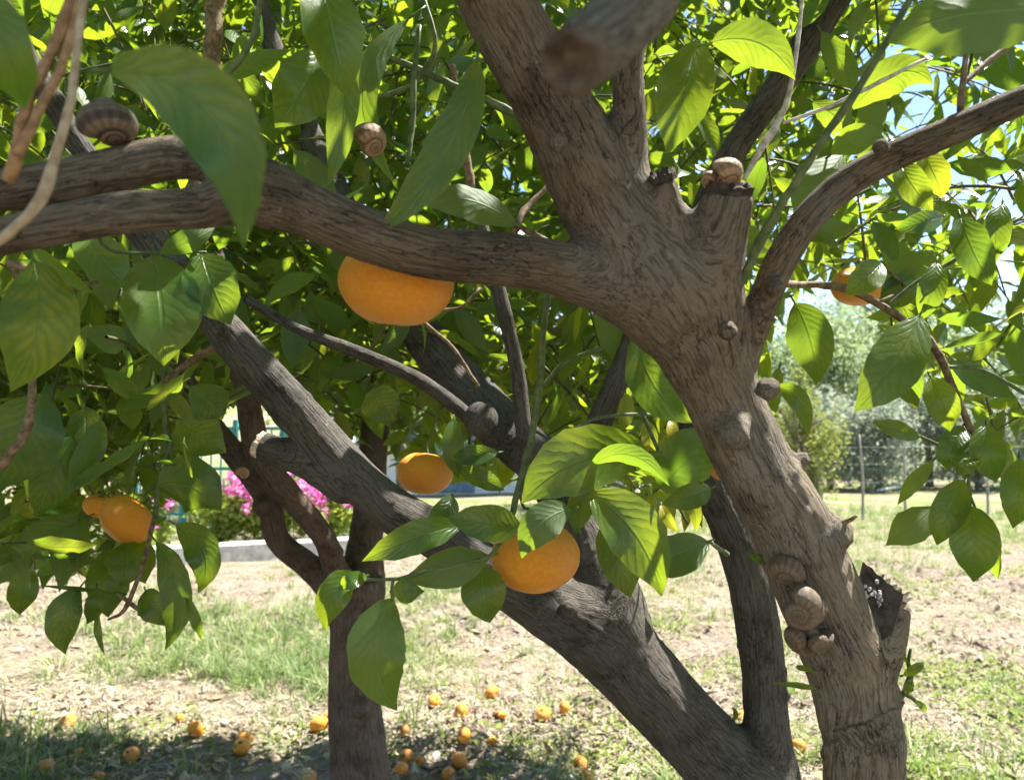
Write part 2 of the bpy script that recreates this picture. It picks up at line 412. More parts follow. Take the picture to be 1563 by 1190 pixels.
def grow(a, b, step, k):
    out = [a]; s = step
    while abs(out[-1]) < abs(b):
        out.append(out[-1] + s * (1 if b > a else -1)); s *= k
    return out
gx = np.array(sorted(grow(-3.2, -420, 0.03, 1.14)[1:]) + list(np.arange(-3.2, 4.4, 0.025)) + grow(4.4, 420, 0.03, 1.14))
gy = np.array(sorted(grow(1.9, -60, 0.05, 1.2)[1:]) + list(np.arange(1.9, 6.6, 0.025)) + grow(6.6, 600, 0.03, 1.06))
X, Y = np.meshgrid(gx, gy)
Z = ground_z(X.ravel(), Y.ravel())
nx, ny = len(gx), len(gy)
ii = (np.arange(ny - 1)[:, None] * nx + np.arange(nx - 1)[None, :]).ravel()
gf = np.stack([ii, ii + 1, ii + nx + 1, ii + nx], -1)
tag(link("ground", fast_mesh("ground", np.stack([X.ravel(), Y.ravel(), Z], -1), gf, M_GROUND)), kind="structure")

# ------------------------------------------------------------------ wood: fused limbs from centre lines
def fused_wood(parent, limbs, knobs, mat, voxel, step=0.012, disp=0.0016, jit=30, tones=None):
    """limbs: name, parent index, rows (x,y,z,radius). One voxel skin, then cut into one mesh per limb."""
    raw = Soup(); data = []
    for name, pi, rows in limbs:
        s = spline(rows, step)
        pts, rad = s[:, :3], np.maximum(s[:, 3], 0.004)
        rr = rad.copy()
        if pi is not None:                       # collar where it leaves its parent
            q = np.linalg.norm(pts - pts[0], axis=1)
            rr = rr * (1 + 0.25 * np.exp(-(q / (2.2 * rad[0])) ** 2))
        V, F, T = tube(pts, rr, 20); raw.add(V, F, T)
        x0 = None; off = np.zeros(3)
        if pi is not None:
            pd = data[pi]; k = int(np.argmin(np.linalg.norm(pd['p'] - pts[0], axis=1)))
            x0 = pd['x'][k]
            dv = pts[0] - pd['p'][k]
            off = np.array([dv @ pd['x'][k], dv @ pd['y'][k], 0]) + pd['c'][k]
        t, x, y = frames(pts, x0)
        ln = np.concatenate([[0], np.cumsum(np.linalg.norm(np.diff(pts, axis=0), axis=1))])
        c = np.stack([np.full(len(pts), off[0]), np.full(len(pts), off[1]), off[2] + ln], -1)
        data.append(dict(p=pts, r=rad, x=x, y=y, t=t, c=c))
    for kp, kr in knobs:
        a = np.linspace(0, math.pi, 9); b = np.linspace(0, 2 * math.pi, 12, endpoint=False)
        pts = np.stack([np.zeros(9), np.zeros(9), -np.cos(a)], -1) * kr + kp
        V, F, T = tube(pts, np.maximum(np.sin(a), 0.05) * kr, 12); raw.add(V, F, T)
    tmp = link("wood_tmp", raw.mesh("wood_tmp", None))
    md = tmp.modifiers.new("r", 'REMESH'); md.mode = 'VOXEL'; md.voxel_size = voxel
    ev = tmp.evaluated_get(bpy.context.evaluated_depsgraph_get())
    em = ev.to_mesh()
    n = len(em.vertices); co = np.empty(n * 3, dtype=np.float32); em.vertices.foreach_get("co", co); co = co.reshape(-1, 3).astype(np.float64)
    nl = len(em.loops); li = np.empty(nl, dtype=np.int32); em.loops.foreach_get("vertex_index", li)
    fa = li.reshape(-1, 4) if nl == 4 * len(em.polygons) else None
    ed = np.empty(len(em.edges) * 2, dtype=np.int32); em.edges.foreach_get("vertices", ed); ed = ed.reshape(-1, 2)
    ev.to_mesh_clear(); bpy.data.objects.remove(tmp)
    # relative distance to each limb
    nlb = len(data); best = np.full((n, nlb), 9.0); C = np.zeros((n, nlb, 3))
    for b, dt in enumerate(data):
        pad = dt['r'].max() * 1.0 + 0.06
        lo, hi = dt['p'].min(0) - pad, dt['p'].max(0) + pad
        idx = np.where(np.all((co > lo) & (co < hi), axis=1))[0]
        for ch in np.array_split(idx, max(1, len(idx) // 20000)):
            if not len(ch): continue
            d2 = ((co[ch][:, None, :] - dt['p'][None]) ** 2).sum(-1)
            k = np.argmin(np.sqrt(d2) - dt['r'][None], axis=1)
            dv = co[ch] - dt['p'][k]
            best[ch, b] = np.sqrt(d2[np.arange(len(ch)), k]) - dt['r'][k]
            C[ch, b] = dt['c'][k] + np.stack([(dv * dt['x'][k]).sum(1), (dv * dt['y'][k]).sum(1), (dv * dt['t'][k]).sum(1)], -1)
    ow = np.argmin(best, axis=1); bm = best[np.arange(n), ow]
    w = np.exp(-(best - bm[:, None]) / 0.006); w /= w.sum(1, keepdims=True)
    bark = (C * w[:, :, None]).sum(1)
    srt = np.sort(best, axis=1)
    junc = np.clip(1.15 - (srt[:, 1] - srt[:, 0]) / 0.018, 0, 1) if nlb > 1 else np.zeros(n)
    deg = np.bincount(ed.ravel(), minlength=n).astype(float)
    def lap(q, wt, it):
        for _ in range(it):
            acc = np.stack([np.bincount(ed[:, 0], q[ed[:, 1], k], n) + np.bincount(ed[:, 1], q[ed[:, 0], k], n) for k in range(3)], -1)
            q = q + (acc / deg[:, None] - q) * wt[:, None]
        return q
    co = lap(co, np.full(n, 0.5), 4)
    co = lap(co, 0.6 * junc, jit)
    def normals(q):
        a = q[fa[:, 2]] - q[fa[:, 0]]; b = q[fa[:, 3]] - q[fa[:, 1]]; fn = np.cross(a, b)
        vn = np.zeros_like(q)
        for j in range(4):
            for k in range(3): vn[:, k] += np.bincount(fa[:, j], fn[:, k], n)
        return vn / (np.linalg.norm(vn, axis=1)[:, None] + 1e-12)
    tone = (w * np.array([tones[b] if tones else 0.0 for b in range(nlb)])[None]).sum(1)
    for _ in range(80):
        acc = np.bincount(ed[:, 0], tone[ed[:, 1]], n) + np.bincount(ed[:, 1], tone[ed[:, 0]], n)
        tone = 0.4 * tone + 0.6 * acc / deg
    N = normals(co)
    lump = (fbm(bark * np.array([38, 38, 16.0]), 3, 21) - 0.43) * 2
    ridge = np.abs(vnoise(bark * np.array([190, 190, 17.0]) + vnoise(bark * 30, 4)[:, None] * 1.5, 25) - 0.5) * 2
    wart = np.clip(vnoise(bark * 70.0, 29) - 0.78, 0, 1) * 6
    rad_here = np.array([d['r'].mean() for d in data])[ow]
    sc_ = np.clip(rad_here / 0.028, 0.35, 1.3)
    co = co + N * (sc_ * (lump * disp * 2.0 - ridge * disp * 0.8 + wart * disp * 0.9))[:, None]
    N = normals(co)
    fo = ow[fa[:, 0]]
    L = wloc(parent)
    objs = []
    for b, (name, pi, rows) in enumerate(limbs):
        f = fa[fo == b]
        if not len(f): continue
        u, inv = np.unique(f, return_inverse=True)
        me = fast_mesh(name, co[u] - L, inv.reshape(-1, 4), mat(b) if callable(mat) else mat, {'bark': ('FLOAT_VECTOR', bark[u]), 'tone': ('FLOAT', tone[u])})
        if len(me.vertices) == len(u):
            me.normals_split_custom_set_from_vertices([tuple(v) for v in N[u]])
        objs.append(link(name, me, parent, L))
    return objs

def rows(*pts):
    return np.array([list(P(a, b, d)) + [w * d / FPX / 2] for a, b, d, w in pts])
def wrow(x, y, z, r): return np.array([[x, y, z, r]])

tree_a = tag(empty("orange_tree", (0.27, 0.80, 0.0)), "multi-stemmed mandarin tree with thick forked limb carrying snails and hanging oranges", "tree", "mandarin trees")
limbs_a = [
 ("trunk", None, np.vstack([wrow(0.275, 0.83, -0.06, 0.075), wrow(0.27, 0.79, 0.10, 0.055), wrow(0.265, 0.71, 0.38, 0.036), rows((1318, 1190, .60, 122), (1308, 1100, .60, 118), (1288, 1000, .60, 124), (1246, 900, .59, 126), (1198, 790, .575, 120), (1148, 700, .56, 118), (1103, 600, .545, 122), (1070, 530, .53, 138), (1030, 455, .52, 158))])),
 ("limb", 0, rows((1040, 480, .523, 130), (1000, 458, .52, 122), (930, 432, .51, 96), (830, 405, .49, 82), (740, 394, .47, 82), (640, 383, .45, 80), (540, 352, .43, 86), (450, 312, .42, 98), (380, 298, .41, 100), (300, 317, .395, 66), (190, 323, .385, 64), (90, 343, .38, 62), (-30, 368, .38, 58), (-160, 420, .375, 50))),
 ("limb", 1, rows((450, 312, .42, 80), (370, 264, .415, 76), (275, 240, .412, 68), (175, 260, .408, 68), (80, 280, .402, 68), (0, 291, .398, 66), (-120, 290, .385, 55))),
 ("limb", 0, rows((1050, 490, .524, 140), (1000, 420, .52, 150), (935, 335, .51, 138), (893, 260, .50, 128), (865, 200, .493, 122), (812, 100, .48, 120), (757, 0, .47, 118), (700, -110, .45, 105), (640, -260, .43, 90))),
 ("limb", 0, rows((1030, 470, .522, 100), (988, 380, .51, 84), (968, 290, .50, 62), (962, 200, .495, 53), (957, 100, .49, 52), (968, 10, .48, 52), (985, -90, .46, 52), (1010, -200, .43, 50))),
 ("limb", 0, rows((1075, 530, .53, 110), (1085, 440, .51, 96), (1097, 370, .497, 84), (1106, 320, .488, 82), (1112, 292, .484, 78))),
 ("limb", 0, rows((1045, 400, .51, 70), (1024, 330, .495, 52), (1012, 272, .485, 44))),
 ("limb", 0, rows((1105, 590, .545, 72), (1135, 530, .535, 58), (1160, 470, .525, 53), (1190, 402, .515, 51), (1230, 338, .505, 50), (1285, 284, .50, 50), (1360, 240, .49, 48), (1440, 205, .48, 47), (1563, 152, .47, 46), (1690, 95, .46, 46))),
 ("limb", 0, rows((1290, 1060, .60, 90), (1325, 1000, .603, 88), (1338, 960, .607, 88), (1344, 922, .612, 84))),
 ("limb", 4, rows((1000, -165, .44, 70), (1015, -120, .36, 84), (992, -30, .26, 108), (938, 40, .21, 112), (876, 94, .185, 112))),
 ("trunk", 0, np.vstack([wrow(0.275, 0.83, -0.04, 0.07), wrow(0.278, 0.86, 0.15, 0.055), rows((1195, 1330, .93, 125), (1178, 1200, .93, 92), (1170, 1100, .93, 72), (1163, 1000, .935, 69), (1143, 880, .94, 66), (1115, 800, .95, 70), (1083, 720, .96, 68), (1060, 600, .98, 58), (1052, 480, 1.0, 50), (1070, 350, 1.02, 46), (1120, 230, 1.0, 44), (1190, 130, .98, 45), (1262, 20, .95, 44), (1340, -90, .92, 36))])),
 ("limb", 10, rows((1190, 1290, .93, 115), (1155, 1215, .925, 118), (1090, 1150, .915, 116), (1020, 1078, .905, 116), (960, 1012, .895, 122), (900, 955, .885, 126), (820, 908, .875, 104), (740, 862, .865, 84), (660, 812, .855, 74), (592, 772, .85, 72), (530, 715, .84, 70), (470, 650, .83, 67), (400, 570, .82, 64), (330, 490, .81, 58), (280, 425, .80, 52), (200, 330, .79, 48), (120, 220, .78, 38), (50, 100, .77, 30), (-20, -40, .76, 24))),
 ("limb", 11, rows((940, 1000, .893, 110), (925, 930, .895, 108), (905, 860, .905, 96), (880, 795, .92, 84), (835, 715, .95, 80), (770, 655, 1.0, 80), (700, 580, 1.05, 74), (645, 510, 1.1, 64), (590, 430, 1.15, 56), (530, 330, 1.2, 48), (470, 200, 1.25, 38), (420, 80, 1.28, 30), (380, -60, 1.3, 24))),
 ("limb", 12, rows((835, 720, .95, 52), (780, 690, .965, 40), (720, 640, .96, 27), (640, 580, .95, 23), (540, 535, .94, 21), (450, 500, .93, 18), (375, 455, .92, 15))),
 ("limb", 12, rows((815, 715, .955, 40), (800, 660, .935, 28), (793, 590, .93, 25), (780, 520, .92, 24), (763, 450, .91, 24), (735, 340, .90, 20))),
 ("limb", 12, rows((890, 790, .93, 60), (890, 730, .97, 46), (908, 665, 1.01, 42), (940, 585, 1.03, 38), (968, 515, 1.05, 35), (1000, 400, 1.07, 30))),
 ("limb", 11, rows((540, 735, .842, 70), (470, 702, .842, 54), (420, 688, .845, 46), (398, 680, .847, 44))),
]
knobs_a = [(P(850, 218, .455), .007), (P(1172, 592, .50), .012), (P(1112, 505, .478), .010), (P(1120, 660, .520), .013), (P(735, 640, .935), .022), (P(1205, 868, .92), .009),
           (P(1195, 1062, .915), .010), (P(1272, 815, .57), .014), (P(1360, 1065, .59), .012), (P(1225, 700, .56), .006), (P(830, 925, .82), .014), (P(1180, 440, .50), .009), (P(1345, 225, .475), .006), (P(865, 925, .835), .012)]
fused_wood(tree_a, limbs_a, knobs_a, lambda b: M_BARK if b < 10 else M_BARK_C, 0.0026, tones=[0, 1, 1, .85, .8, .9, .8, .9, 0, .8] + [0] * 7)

tree_b_base = P(565, 1447, 1.6)
tree_b = tag(empty("orange_tree", (tree_b_base[0], tree_b_base[1], 0.0)), "slimmer mandarin tree with dark reddish three-forked trunk before the flower bed", "tree", "mandarin trees")
limbs_b = [
 ("trunk", None, np.vstack([wrow(tree_b_base[0], tree_b_base[1], -0.05, 0.085), rows((558, 1340, 1.6, 118), (550, 1190, 1.6, 94), (540, 1050, 1.6, 78), (545, 940, 1.6, 82), (548, 880, 1.6, 80))])),
 ("limb", 0, rows((542, 950, 1.6, 60), (508, 900, 1.6, 46), (471, 863, 1.59, 40), (425, 824, 1.58, 37), (410, 766, 1.56, 38), (384, 725, 1.54, 38), (358, 692, 1.52, 38), (325, 650, 1.5, 34), (290, 590, 1.45, 28), (240, 500, 1.4, 22))),
 ("limb", 0, rows((546, 940, 1.6, 60), (524, 890, 1.57, 42), (511, 863, 1.56, 37), (497, 824, 1.54, 35), (467, 785, 1.52, 37), (434, 748, 1.48, 41), (407, 716, 1.46, 44), (391, 678, 1.43, 42), (376, 600, 1.4, 36), (350, 500, 1.4, 28), (330, 380, 1.4, 22))),
 ("limb", 0, rows((548, 910, 1.62, 66), (558, 830, 1.68, 52), (566, 740, 1.74, 46), (574, 640, 1.8, 42), (590, 540, 1.9, 36), (610, 420, 2.0, 30), (640, 280, 2.1, 24))),
]
fused_wood(tree_b, limbs_b, [(P(400, 772, 1.53), .02), (P(512, 845, 1.54), .018), (P(552, 1080, 1.55), .02)], M_BARK_B, 0.0040, 0.02, jit=14)

# sawn and torn ends ------------------------------------------------
def end_cap(parent, p, d, r, name="cut_face", mat=None, seed=1, jag=0.15):
    d = np.asarray(d, float); d /= np.linalg.norm(d); mat = mat or M_CUT
    x = np.cross(d, [0.3, 0.2, 1]); x /= np.linalg.norm(x); y = np.cross(d, x); g = np.random.default_rng(seed)
    V = []; n = 22
    for k, (rr, h) in enumerate(((1.0, -0.35), (1.0, 0.0), (0.8, 0.06), (0.45, -0.12))):
        for j in range(n):
            a = 2 * math.pi * j / n
            q = rr * (1 + 0.06 * g.standard_normal()); hh = h + jag * g.random() * (1 if k in (1, 2) else 0.3)
            V.append(p + r * (q * (math.cos(a) * x + math.sin(a) * y) + hh * d))
    V.append(p - 0.15 * r * d); V = np.array(V)
    F = [(k * n + j, k * n + (j + 1) % n, (k + 1) * n + (j + 1) % n, (k + 1) * n + j) for k in range(3) for j in range(n)]
    T = [(3 * n + j, 3 * n + (j + 1) % n, 4 * n) for j in range(n)]
    s = Soup(); s.add(V, np.array(F), np.array(T))
    return link(name, s.mesh(name, mat, False, p), parent, p)

def limb_end(rw): a = rw[-1]; b = rw[-2]; return a[:3], a[:3] - b[:3], a[3]
for k, m_, jg in ((5, M_CUT, .3), (6, M_CUT, .5), (9, M_CUTB, .25), (16, M_WOODP, .2)):
    p, d, r = limb_end(limbs_a[k][2]); dd = d / np.linalg.norm(d)
    end_cap(tree_a, p + dd * r * 0.12, d, r * 0.93, mat=m_, seed=k, jag=jg)
# torn hollow stub on the right-hand trunk
def splinter(parent, p, d, w, l, t, mat, name="splinter", seed=0):
    g = np.random.default_rng(seed); d = np.asarray(d, float); d /= np.linalg.norm(d)
    x = np.cross(d, [0.1, 1, 0.2]); x /= np.linalg.norm(x); y = np.cross(d, x)
    V = []
    for h, s_ in ((-0.3, 1), (0.35, 0.9), (0.75, 0.6), (1.0, 0.16)):
        for a, b in ((-1, -1), (1, -1), (1, 1), (-1, 1)):
            V.append(p + d * l * h * (1 + 0.06 * g.standard_normal()) + x * a * w / 2 * s_ * (1 + 0.2 * g.standard_normal()) + y * b * t / 2 * s_)
    F = [(3, 2, 1, 0), (12, 13, 14, 15)] + [(r * 4 + j, r * 4 + (j + 1) % 4, r * 4 + 4 + (j + 1) % 4, r * 4 + 4 + j) for r in range(3) for j in range(4)]
    s = Soup(); s.add(np.array(V), np.array(F))
    return link(name, s.mesh(name, mat, False, p), parent, p)
def shard(name, out, d, thick, mat, lean=0.0):
    g = np.random.default_rng(len(out)); n = len(out)
    fr = np.array([P(a, b, d + lean * (900 - b)) for a, b in out]); bk = np.array([P(a + 2 * g.standard_normal(), b + 5 + 3 * g.random(), d + thick + lean * (900 - b)) for a, b in out])
    c0, c1 = fr.mean(0) + FW * 0.004, bk.mean(0)
    V = np.vstack([fr, bk, c0, c1]); jj = np.arange(n); kk = (jj + 1) % n
    s = Soup(); s.add(V, np.stack([jj, jj + n, kk + n, kk], -1), np.vstack([np.stack([jj, kk, np.full(n, 2 * n)], -1), np.stack([kk + n, jj + n, np.full(n, 2 * n + 1)], -1)]))
    return link(name, s.mesh(name, mat, False, fr[0]), tree_a, fr[0])
shard("torn_wood", [(1302, 960), (1304, 915), (1310, 884), (1317, 857), (1324, 863), (1331, 866), (1338, 876), (1347, 881), (1353, 889), (1362, 893), (1368, 901), (1379, 906), (1376, 920), (1370, 935), (1362, 965), (1335, 985)], .588, .016, M_CUT, 0.0001)
shard("torn_wood", [(1294, 905), (1296, 878), (1303, 866), (1309, 876), (1306, 905)], .594, .008, M_CUT)
for k, (a, b, c, e, w) in enumerate(((1340, 884, 1350, 876, 7), (1350, 892, 1358, 883, 8), (1360, 900, 1369, 892, 8), (1367, 908, 1377, 899, 9), (1374, 915, 1388, 903, 6), (1378, 918, 1394, 912, 5), (1372, 925, 1384, 920, 8))):
    p0, p1 = P(a, b, .592 + .003 * (k % 3)), P(c, e, .594 + .003 * (k % 3))
    splinter(tree_a, p0, p1 - p0, w * .6 / FPX, np.linalg.norm(p1 - p0), 0.003, M_WOODP if k % 3 else M_TWIG, seed=k)
fung = Soup(); g = np.random.default_rng(3)
for k in range(26):
    c = P(1328 + (k % 2) * 14 + g.normal(0, 5), 905 + (k % 2) * 6 + g.normal(0, 7), .584 + g.random() * .006); r = 0.0007 + 0.0013 * g.random()
    a = np.linspace(0, math.pi, 5); V, F, T = tube(np.stack([0 * a, 0 * a, -np.cos(a)], -1) * r + c, np.maximum(np.sin(a), .1) * r, 6); fung.add(V + g.normal(0, r * .18, V.shape), F, T)
link("fungus", fung.mesh("fungus", M_WHITE, False), tree_a, (0, 0, 0))

# ------------------------------------------------------------------ twigs that can be told apart
def twig(parent, pts, mat, name="twig", knot=0.25, sides=8):
    s = spline(rows(*pts), 0.008 if pts[0][2] < 1 else .015)
    n = len(s); g = np.random.default_rng(int(abs(pts[0][0] * 7 + pts[0][1])) + 3)
    ln = np.arange(n)
    r = s[:, 3] * (1 + knot * np.maximum(0, np.sin(ln * 0.55 + g.random() * 6)) ** 6)
    pp = s[:, :3] + g.normal(0, 1, (n, 3)) * s[:, 3:4] * 0.10
    V, F, T = tube(pp, r, sides); so_ = Soup(); so_.add(V, F, T)
    p0 = s[0, :3]
    return link(name, so_.mesh(name, mat, True, p0), parent, p0)

A = tree_a
TW = [
 (M_TWIG_G, [(1112, 470, .505, 13), (1160, 370, .485, 14), (1210, 285, .465, 13), (1265, 200, .45, 12), (1320, 120, .44, 11), (1400, -20, .43, 10)]),
 (M_TWIG_P, [(1135, 275, .61, 7), (1163, 226, .60, 10), (1198, 165, .60, 9), (1214, 90, .60, 7), (1226, -20, .60, 5)]),
 (M_TWIG_P, [(1195, 188, .60, 5), (1260, 165, .59, 6), (1330, 132, .58, 6), (1412, 90, .57, 5)]),
 (M_TWIG, [(1170, 430, .56, 12), (1212, 434, .70, 11), (1290, 440, .72, 12), (1350, 470, .71, 12), (1418, 520, .70, 13), (1450, 580, .70, 11), (1480, 650, .70, 9), (1500, 682, .70, 6)]),
 (M_TWIG, [(1462, 190, .48, 9), (1470, 120, .48, 9), (1476, 60, .48, 8), (1466, -20, .48, 7)]),
 (M_TWIG, [(1468, 130, .48, 8), (1520, 85, .49, 8), (1590, 40, .50, 7)]),
 (M_TWIG_O, [(14, 275, .31, 22), (40, 165, .30, 17), (72, 95, .30, 16), (104, 20, .30, 18), (130, -60, .30, 16)]),
 (M_TWIG_O, [(28, 235, .30, 14), (62, 165, .30, 15), (98, 90, .30, 14), (124, -20, .30, 13)]),
 (M_TWIG_T, [(-40, 392, .30, 15), (20, 350, .29, 15), (62, 305, .29, 16), (88, 225, .29, 15), (108, 150, .29, 13), (130, -30, .29, 12)]),
 (M_TWIG, [(0, 712, .60, 14), (38, 660, .60, 14), (50, 600, .60, 12), (44, 500, .60, 10), (20, 400, .58, 10)]),
 (M_TWIG, [(10, 400, .55, 12), (70, 420, .56, 11), (105, 440, .57, 9), (150, 430, .58, 6)]),
 (M_TWIG_G, [(640, 40, .72, 8), (632, 120, .71, 9), (630, 190, .71, 9), (622, 250, .70, 7)]),
 (M_TWIG_G, [(520, 60, .75, 10), (600, 90, .75, 10), (680, 125, .74, 11), (790, 175, .73, 12)]),
 (M_TWIG_G, [(575, 150, .74, 9), (630, 128, .73, 9), (665, 70, .72, 8), (640, -20, .72, 8)]),
 (M_TWIG, [(784, 352, .60, 11), (800, 322, .62, 9), (835, 285, .63, 7), (860, 250, .64, 6)]),
 (M_TWIG, [(790, 345, .60, 7), (850, 375, .56, 9), (870, 392, .50, 10)]),
 (M_TWIG, [(720, 290, .95, 13), (712, 240, .95, 13), (700, 180, .95, 12), (690, 100, .95, 10)]),
 (M_TWIG_G, [(842, 420, .62, 9), (830, 500, .62, 10), (824, 580, .62, 11), (813, 660, .615, 11), (790, 750, .61, 11), (778, 800, .60, 9)]),
 (M_TWIG_G, [(250, 560, .92, 9), (252, 640, .92, 9), (258, 690, .92, 9), (243, 740, .92, 8), (236, 790, .92, 7)]),
 (M_TWIG, [(240, 590, .92, 8), (300, 545, .92, 10), (345, 525, .92, 11), (380, 510, .91, 10)]),
 (M_TWIG, [(236, 790, .92, 6), (215, 870, .90, 7), (190, 930, .90, 6), (165, 945, .90, 4)]),
 (M_TWIG, [(180, 905, .90, 6), (205, 925, .90, 7), (225, 935, .90, 7), (245, 930, .90, 5)]),
 (M_TWIG_G, [(778, 800, .60, 7), (745, 850, .58, 6), (680, 862, .57, 5), (620, 880, .56, 6), (596, 884, .56, 6), (545, 884, .56, 5)]),
 (M_TWIG_G, [(600, 884, .56, 5), (598, 900, .56, 6), (600, 920, .56, 5)]),
 (M_TWIG_G, [(790, 755, .61, 7), (850, 680, .63, 6), (905, 640, .66, 5), (980, 632, .70, 5), (1040, 640, .74, 5)]),
 (M_TWIG_G, [(1110, 845, .90, 8), (1095, 835, .84, 7), (1082, 826, .78, 5)]),
 (M_TWIG, [(1275, 812, .565, 14), (1283, 800, .563, 10), (1292, 796, .56, 8), (1308, 786, .555, 5)]),
 (M_TWIG_G, [(1368, 1068, .60, 12), (1382, 1055, .60, 9), (1390, 1030, .60, 8), (1386, 1010, .60, 6), (1390, 990, .60, 4)]),
 (M_TWIG_G, [(1382, 1058, .60, 7), (1394, 1066, .60, 6), (1410, 1085, .60, 3)]),
 (M_TWIG_G, [(1135, 1130, .91, 7), (1122, 1115, .91, 5), (1120, 1095, .91, 4)]),
 (M_TWIG_G, [(1440, 560, .70, 6), (1500, 565, .70, 6), (1563, 600, .70, 5)]),
 (M_TWIG_G, [(1495, 680, .70, 6), (1462, 688, .70, 5), (1418, 672, .70, 5), (1405, 666, .70, 4)]),
 (M_TWIG_G, [(1498, 684, .70, 5), (1478, 735, .70, 5), (1490, 780, .70, 4)]),
 (M_TWIG_G, [(1352, 470, .71, 6), (1400, 430, .71, 6), (1470, 390, .70, 6), (1560, 330, .70, 6)]),
 (M_TWIG, [(1340, 462, .71, 5), (1380, 438, .72, 5), (1340, 405, .73, 4), (1310, 400, .74, 4)]),
 (M_TWIG_G, [(980, 630, .86, 6), (1010, 700, .86, 6), (1030, 760, .86, 5), (1050, 800, .86, 4)]),
 (M_TWIG, [(730, 590, .95, 6), (690, 530, .95, 6), (640, 480, .95, 5), (700, 470, .95, 5), (735, 440, .95, 4)]),
 (M_TWIG_G, [(920, 530, .98, 6), (860, 555, .98, 6), (820, 600, .97, 5)]),
 (M_TWIG, [(1000, 265, .60, 5), (1040, 310, .60, 8), (1075, 345, .56, 8)]),
 (M_TWIG_G, [(140, 330, .50, 6), (165, 380, .52, 6), (235, 386, .55, 5), (315, 385, .55, 4)]),
 (M_TWIG, [(330, -20, .8, 26), (325, 60, .8, 26), (318, 120, .8, 25), (308, 190, .8, 24), (296, 290, .8, 24), (292, 380, .8, 22)]),
 (M_TWIG_G, [(400, -10, .55, 9), (385, 60, .55, 10), (350, 110, .55, 9), (335, 130, .55, 7)]),
]
for mt, pts in TW: twig(A, pts, mt)

# ------------------------------------------------------------------ leaves
def leaf_profile(u, sharp=0.9):
    u = np.clip(u, 0, 1)
    w = np.sin(math.pi * u ** 0.88) ** 0.82
    tip = np.clip((u - 0.72) / 0.28, 0, 1)
    return np.maximum(w * (1 - 0.42 * sharp * tip ** 1.5), 0.012)

def hero_leaf(parent, b, mid, t, w, roll=0.0, fold=0.25, top=True, yel=0.1, rnd=0.5, cup=0.0, seed=0, sharp=0.9, name="leaf"):
    """leaf whose midrib runs through three points in the garden; w metres wide"""
    g = np.random.default_rng(seed)
    b, mid, t = (np.asarray(q, float) for q in (b, mid, t))
    rowsn, cols = 15, 7
    u = np.linspace(0, 1, rowsn)
    c = 2 * mid - 0.5 * (b + t)
    ax = ((1 - u) ** 2)[:, None] * b + (2 * u * (1 - u))[:, None] * c + (u ** 2)[:, None] * t
    tg = np.gradient(ax, axis=0); tg /= np.linalg.norm(tg, axis=1)[:, None]
    view = CAM - mid; view /= np.linalg.norm(view)
    s = np.linspace(-1, 1, cols)
    prof = leaf_profile(u, sharp)
    V = np.zeros((rowsn, cols, 3)); UV = np.zeros((rowsn, cols, 3))
    L = np.linalg.norm(np.diff(ax, axis=0), axis=1).sum()
    for i in range(rowsn):
        n0 = view - tg[i] * (view @ tg[i]); n0 /= np.linalg.norm(n0)
        sd = np.cross(tg[i], n0)
        a = roll + 0.25 * math.sin(u[i] * 3 + seed) * 0.5
        n_ = n0 * math.cos(a) + sd * math.sin(a); x_ = np.cross(tg[i], n_)
        if not top: n_ = -n_; x_ = -x_
        hw = w / 2 * prof[i]
        for j in range(cols):
            ss = s[j]
            z = hw * (fold * abs(ss) ** 1.2 - cup * ss * ss) + w * 0.035 * math.sin(u[i] * 17 + seed + (2 if ss > 0 else 0)) * ss * ss * prof[i]
            V[i, j] = ax[i] + x_ * hw * ss * (1 + 0.03 * g.standard_normal() * abs(ss)) + n_ * z
            UV[i, j] = (u[i], ss, 0)
    F = np.array([(i * cols + j, i * cols + j + 1, (i + 1) * cols + j + 1, (i + 1) * cols + j) for i in range(rowsn - 1) for j in range(cols - 1)])
    Vv = V.reshape(-1, 3); Uu = UV.reshape(-1, 3)
    # stalk
    st = np.stack([b - tg[0] * L * 0.12 * k for k in (1.0, 0.6, 0.2, -0.15)])
    tv, tf, tt = tube(st, np.array([.0009, .0009, .0010, .0006]), 5)
    me = fast_mesh(name, np.vstack([Vv, tv]) - b, [np.vstack([F, tf + len(Vv)]), tt + len(Vv)], M_LEAF_O, {'leafuv': ('FLOAT_VECTOR', np.vstack([Uu, np.tile([0.5, 0, 0], (len(tv), 1))]))})
    o = link(name, me, parent, b); o.color = (rnd, yel, 0, 1)
    return o

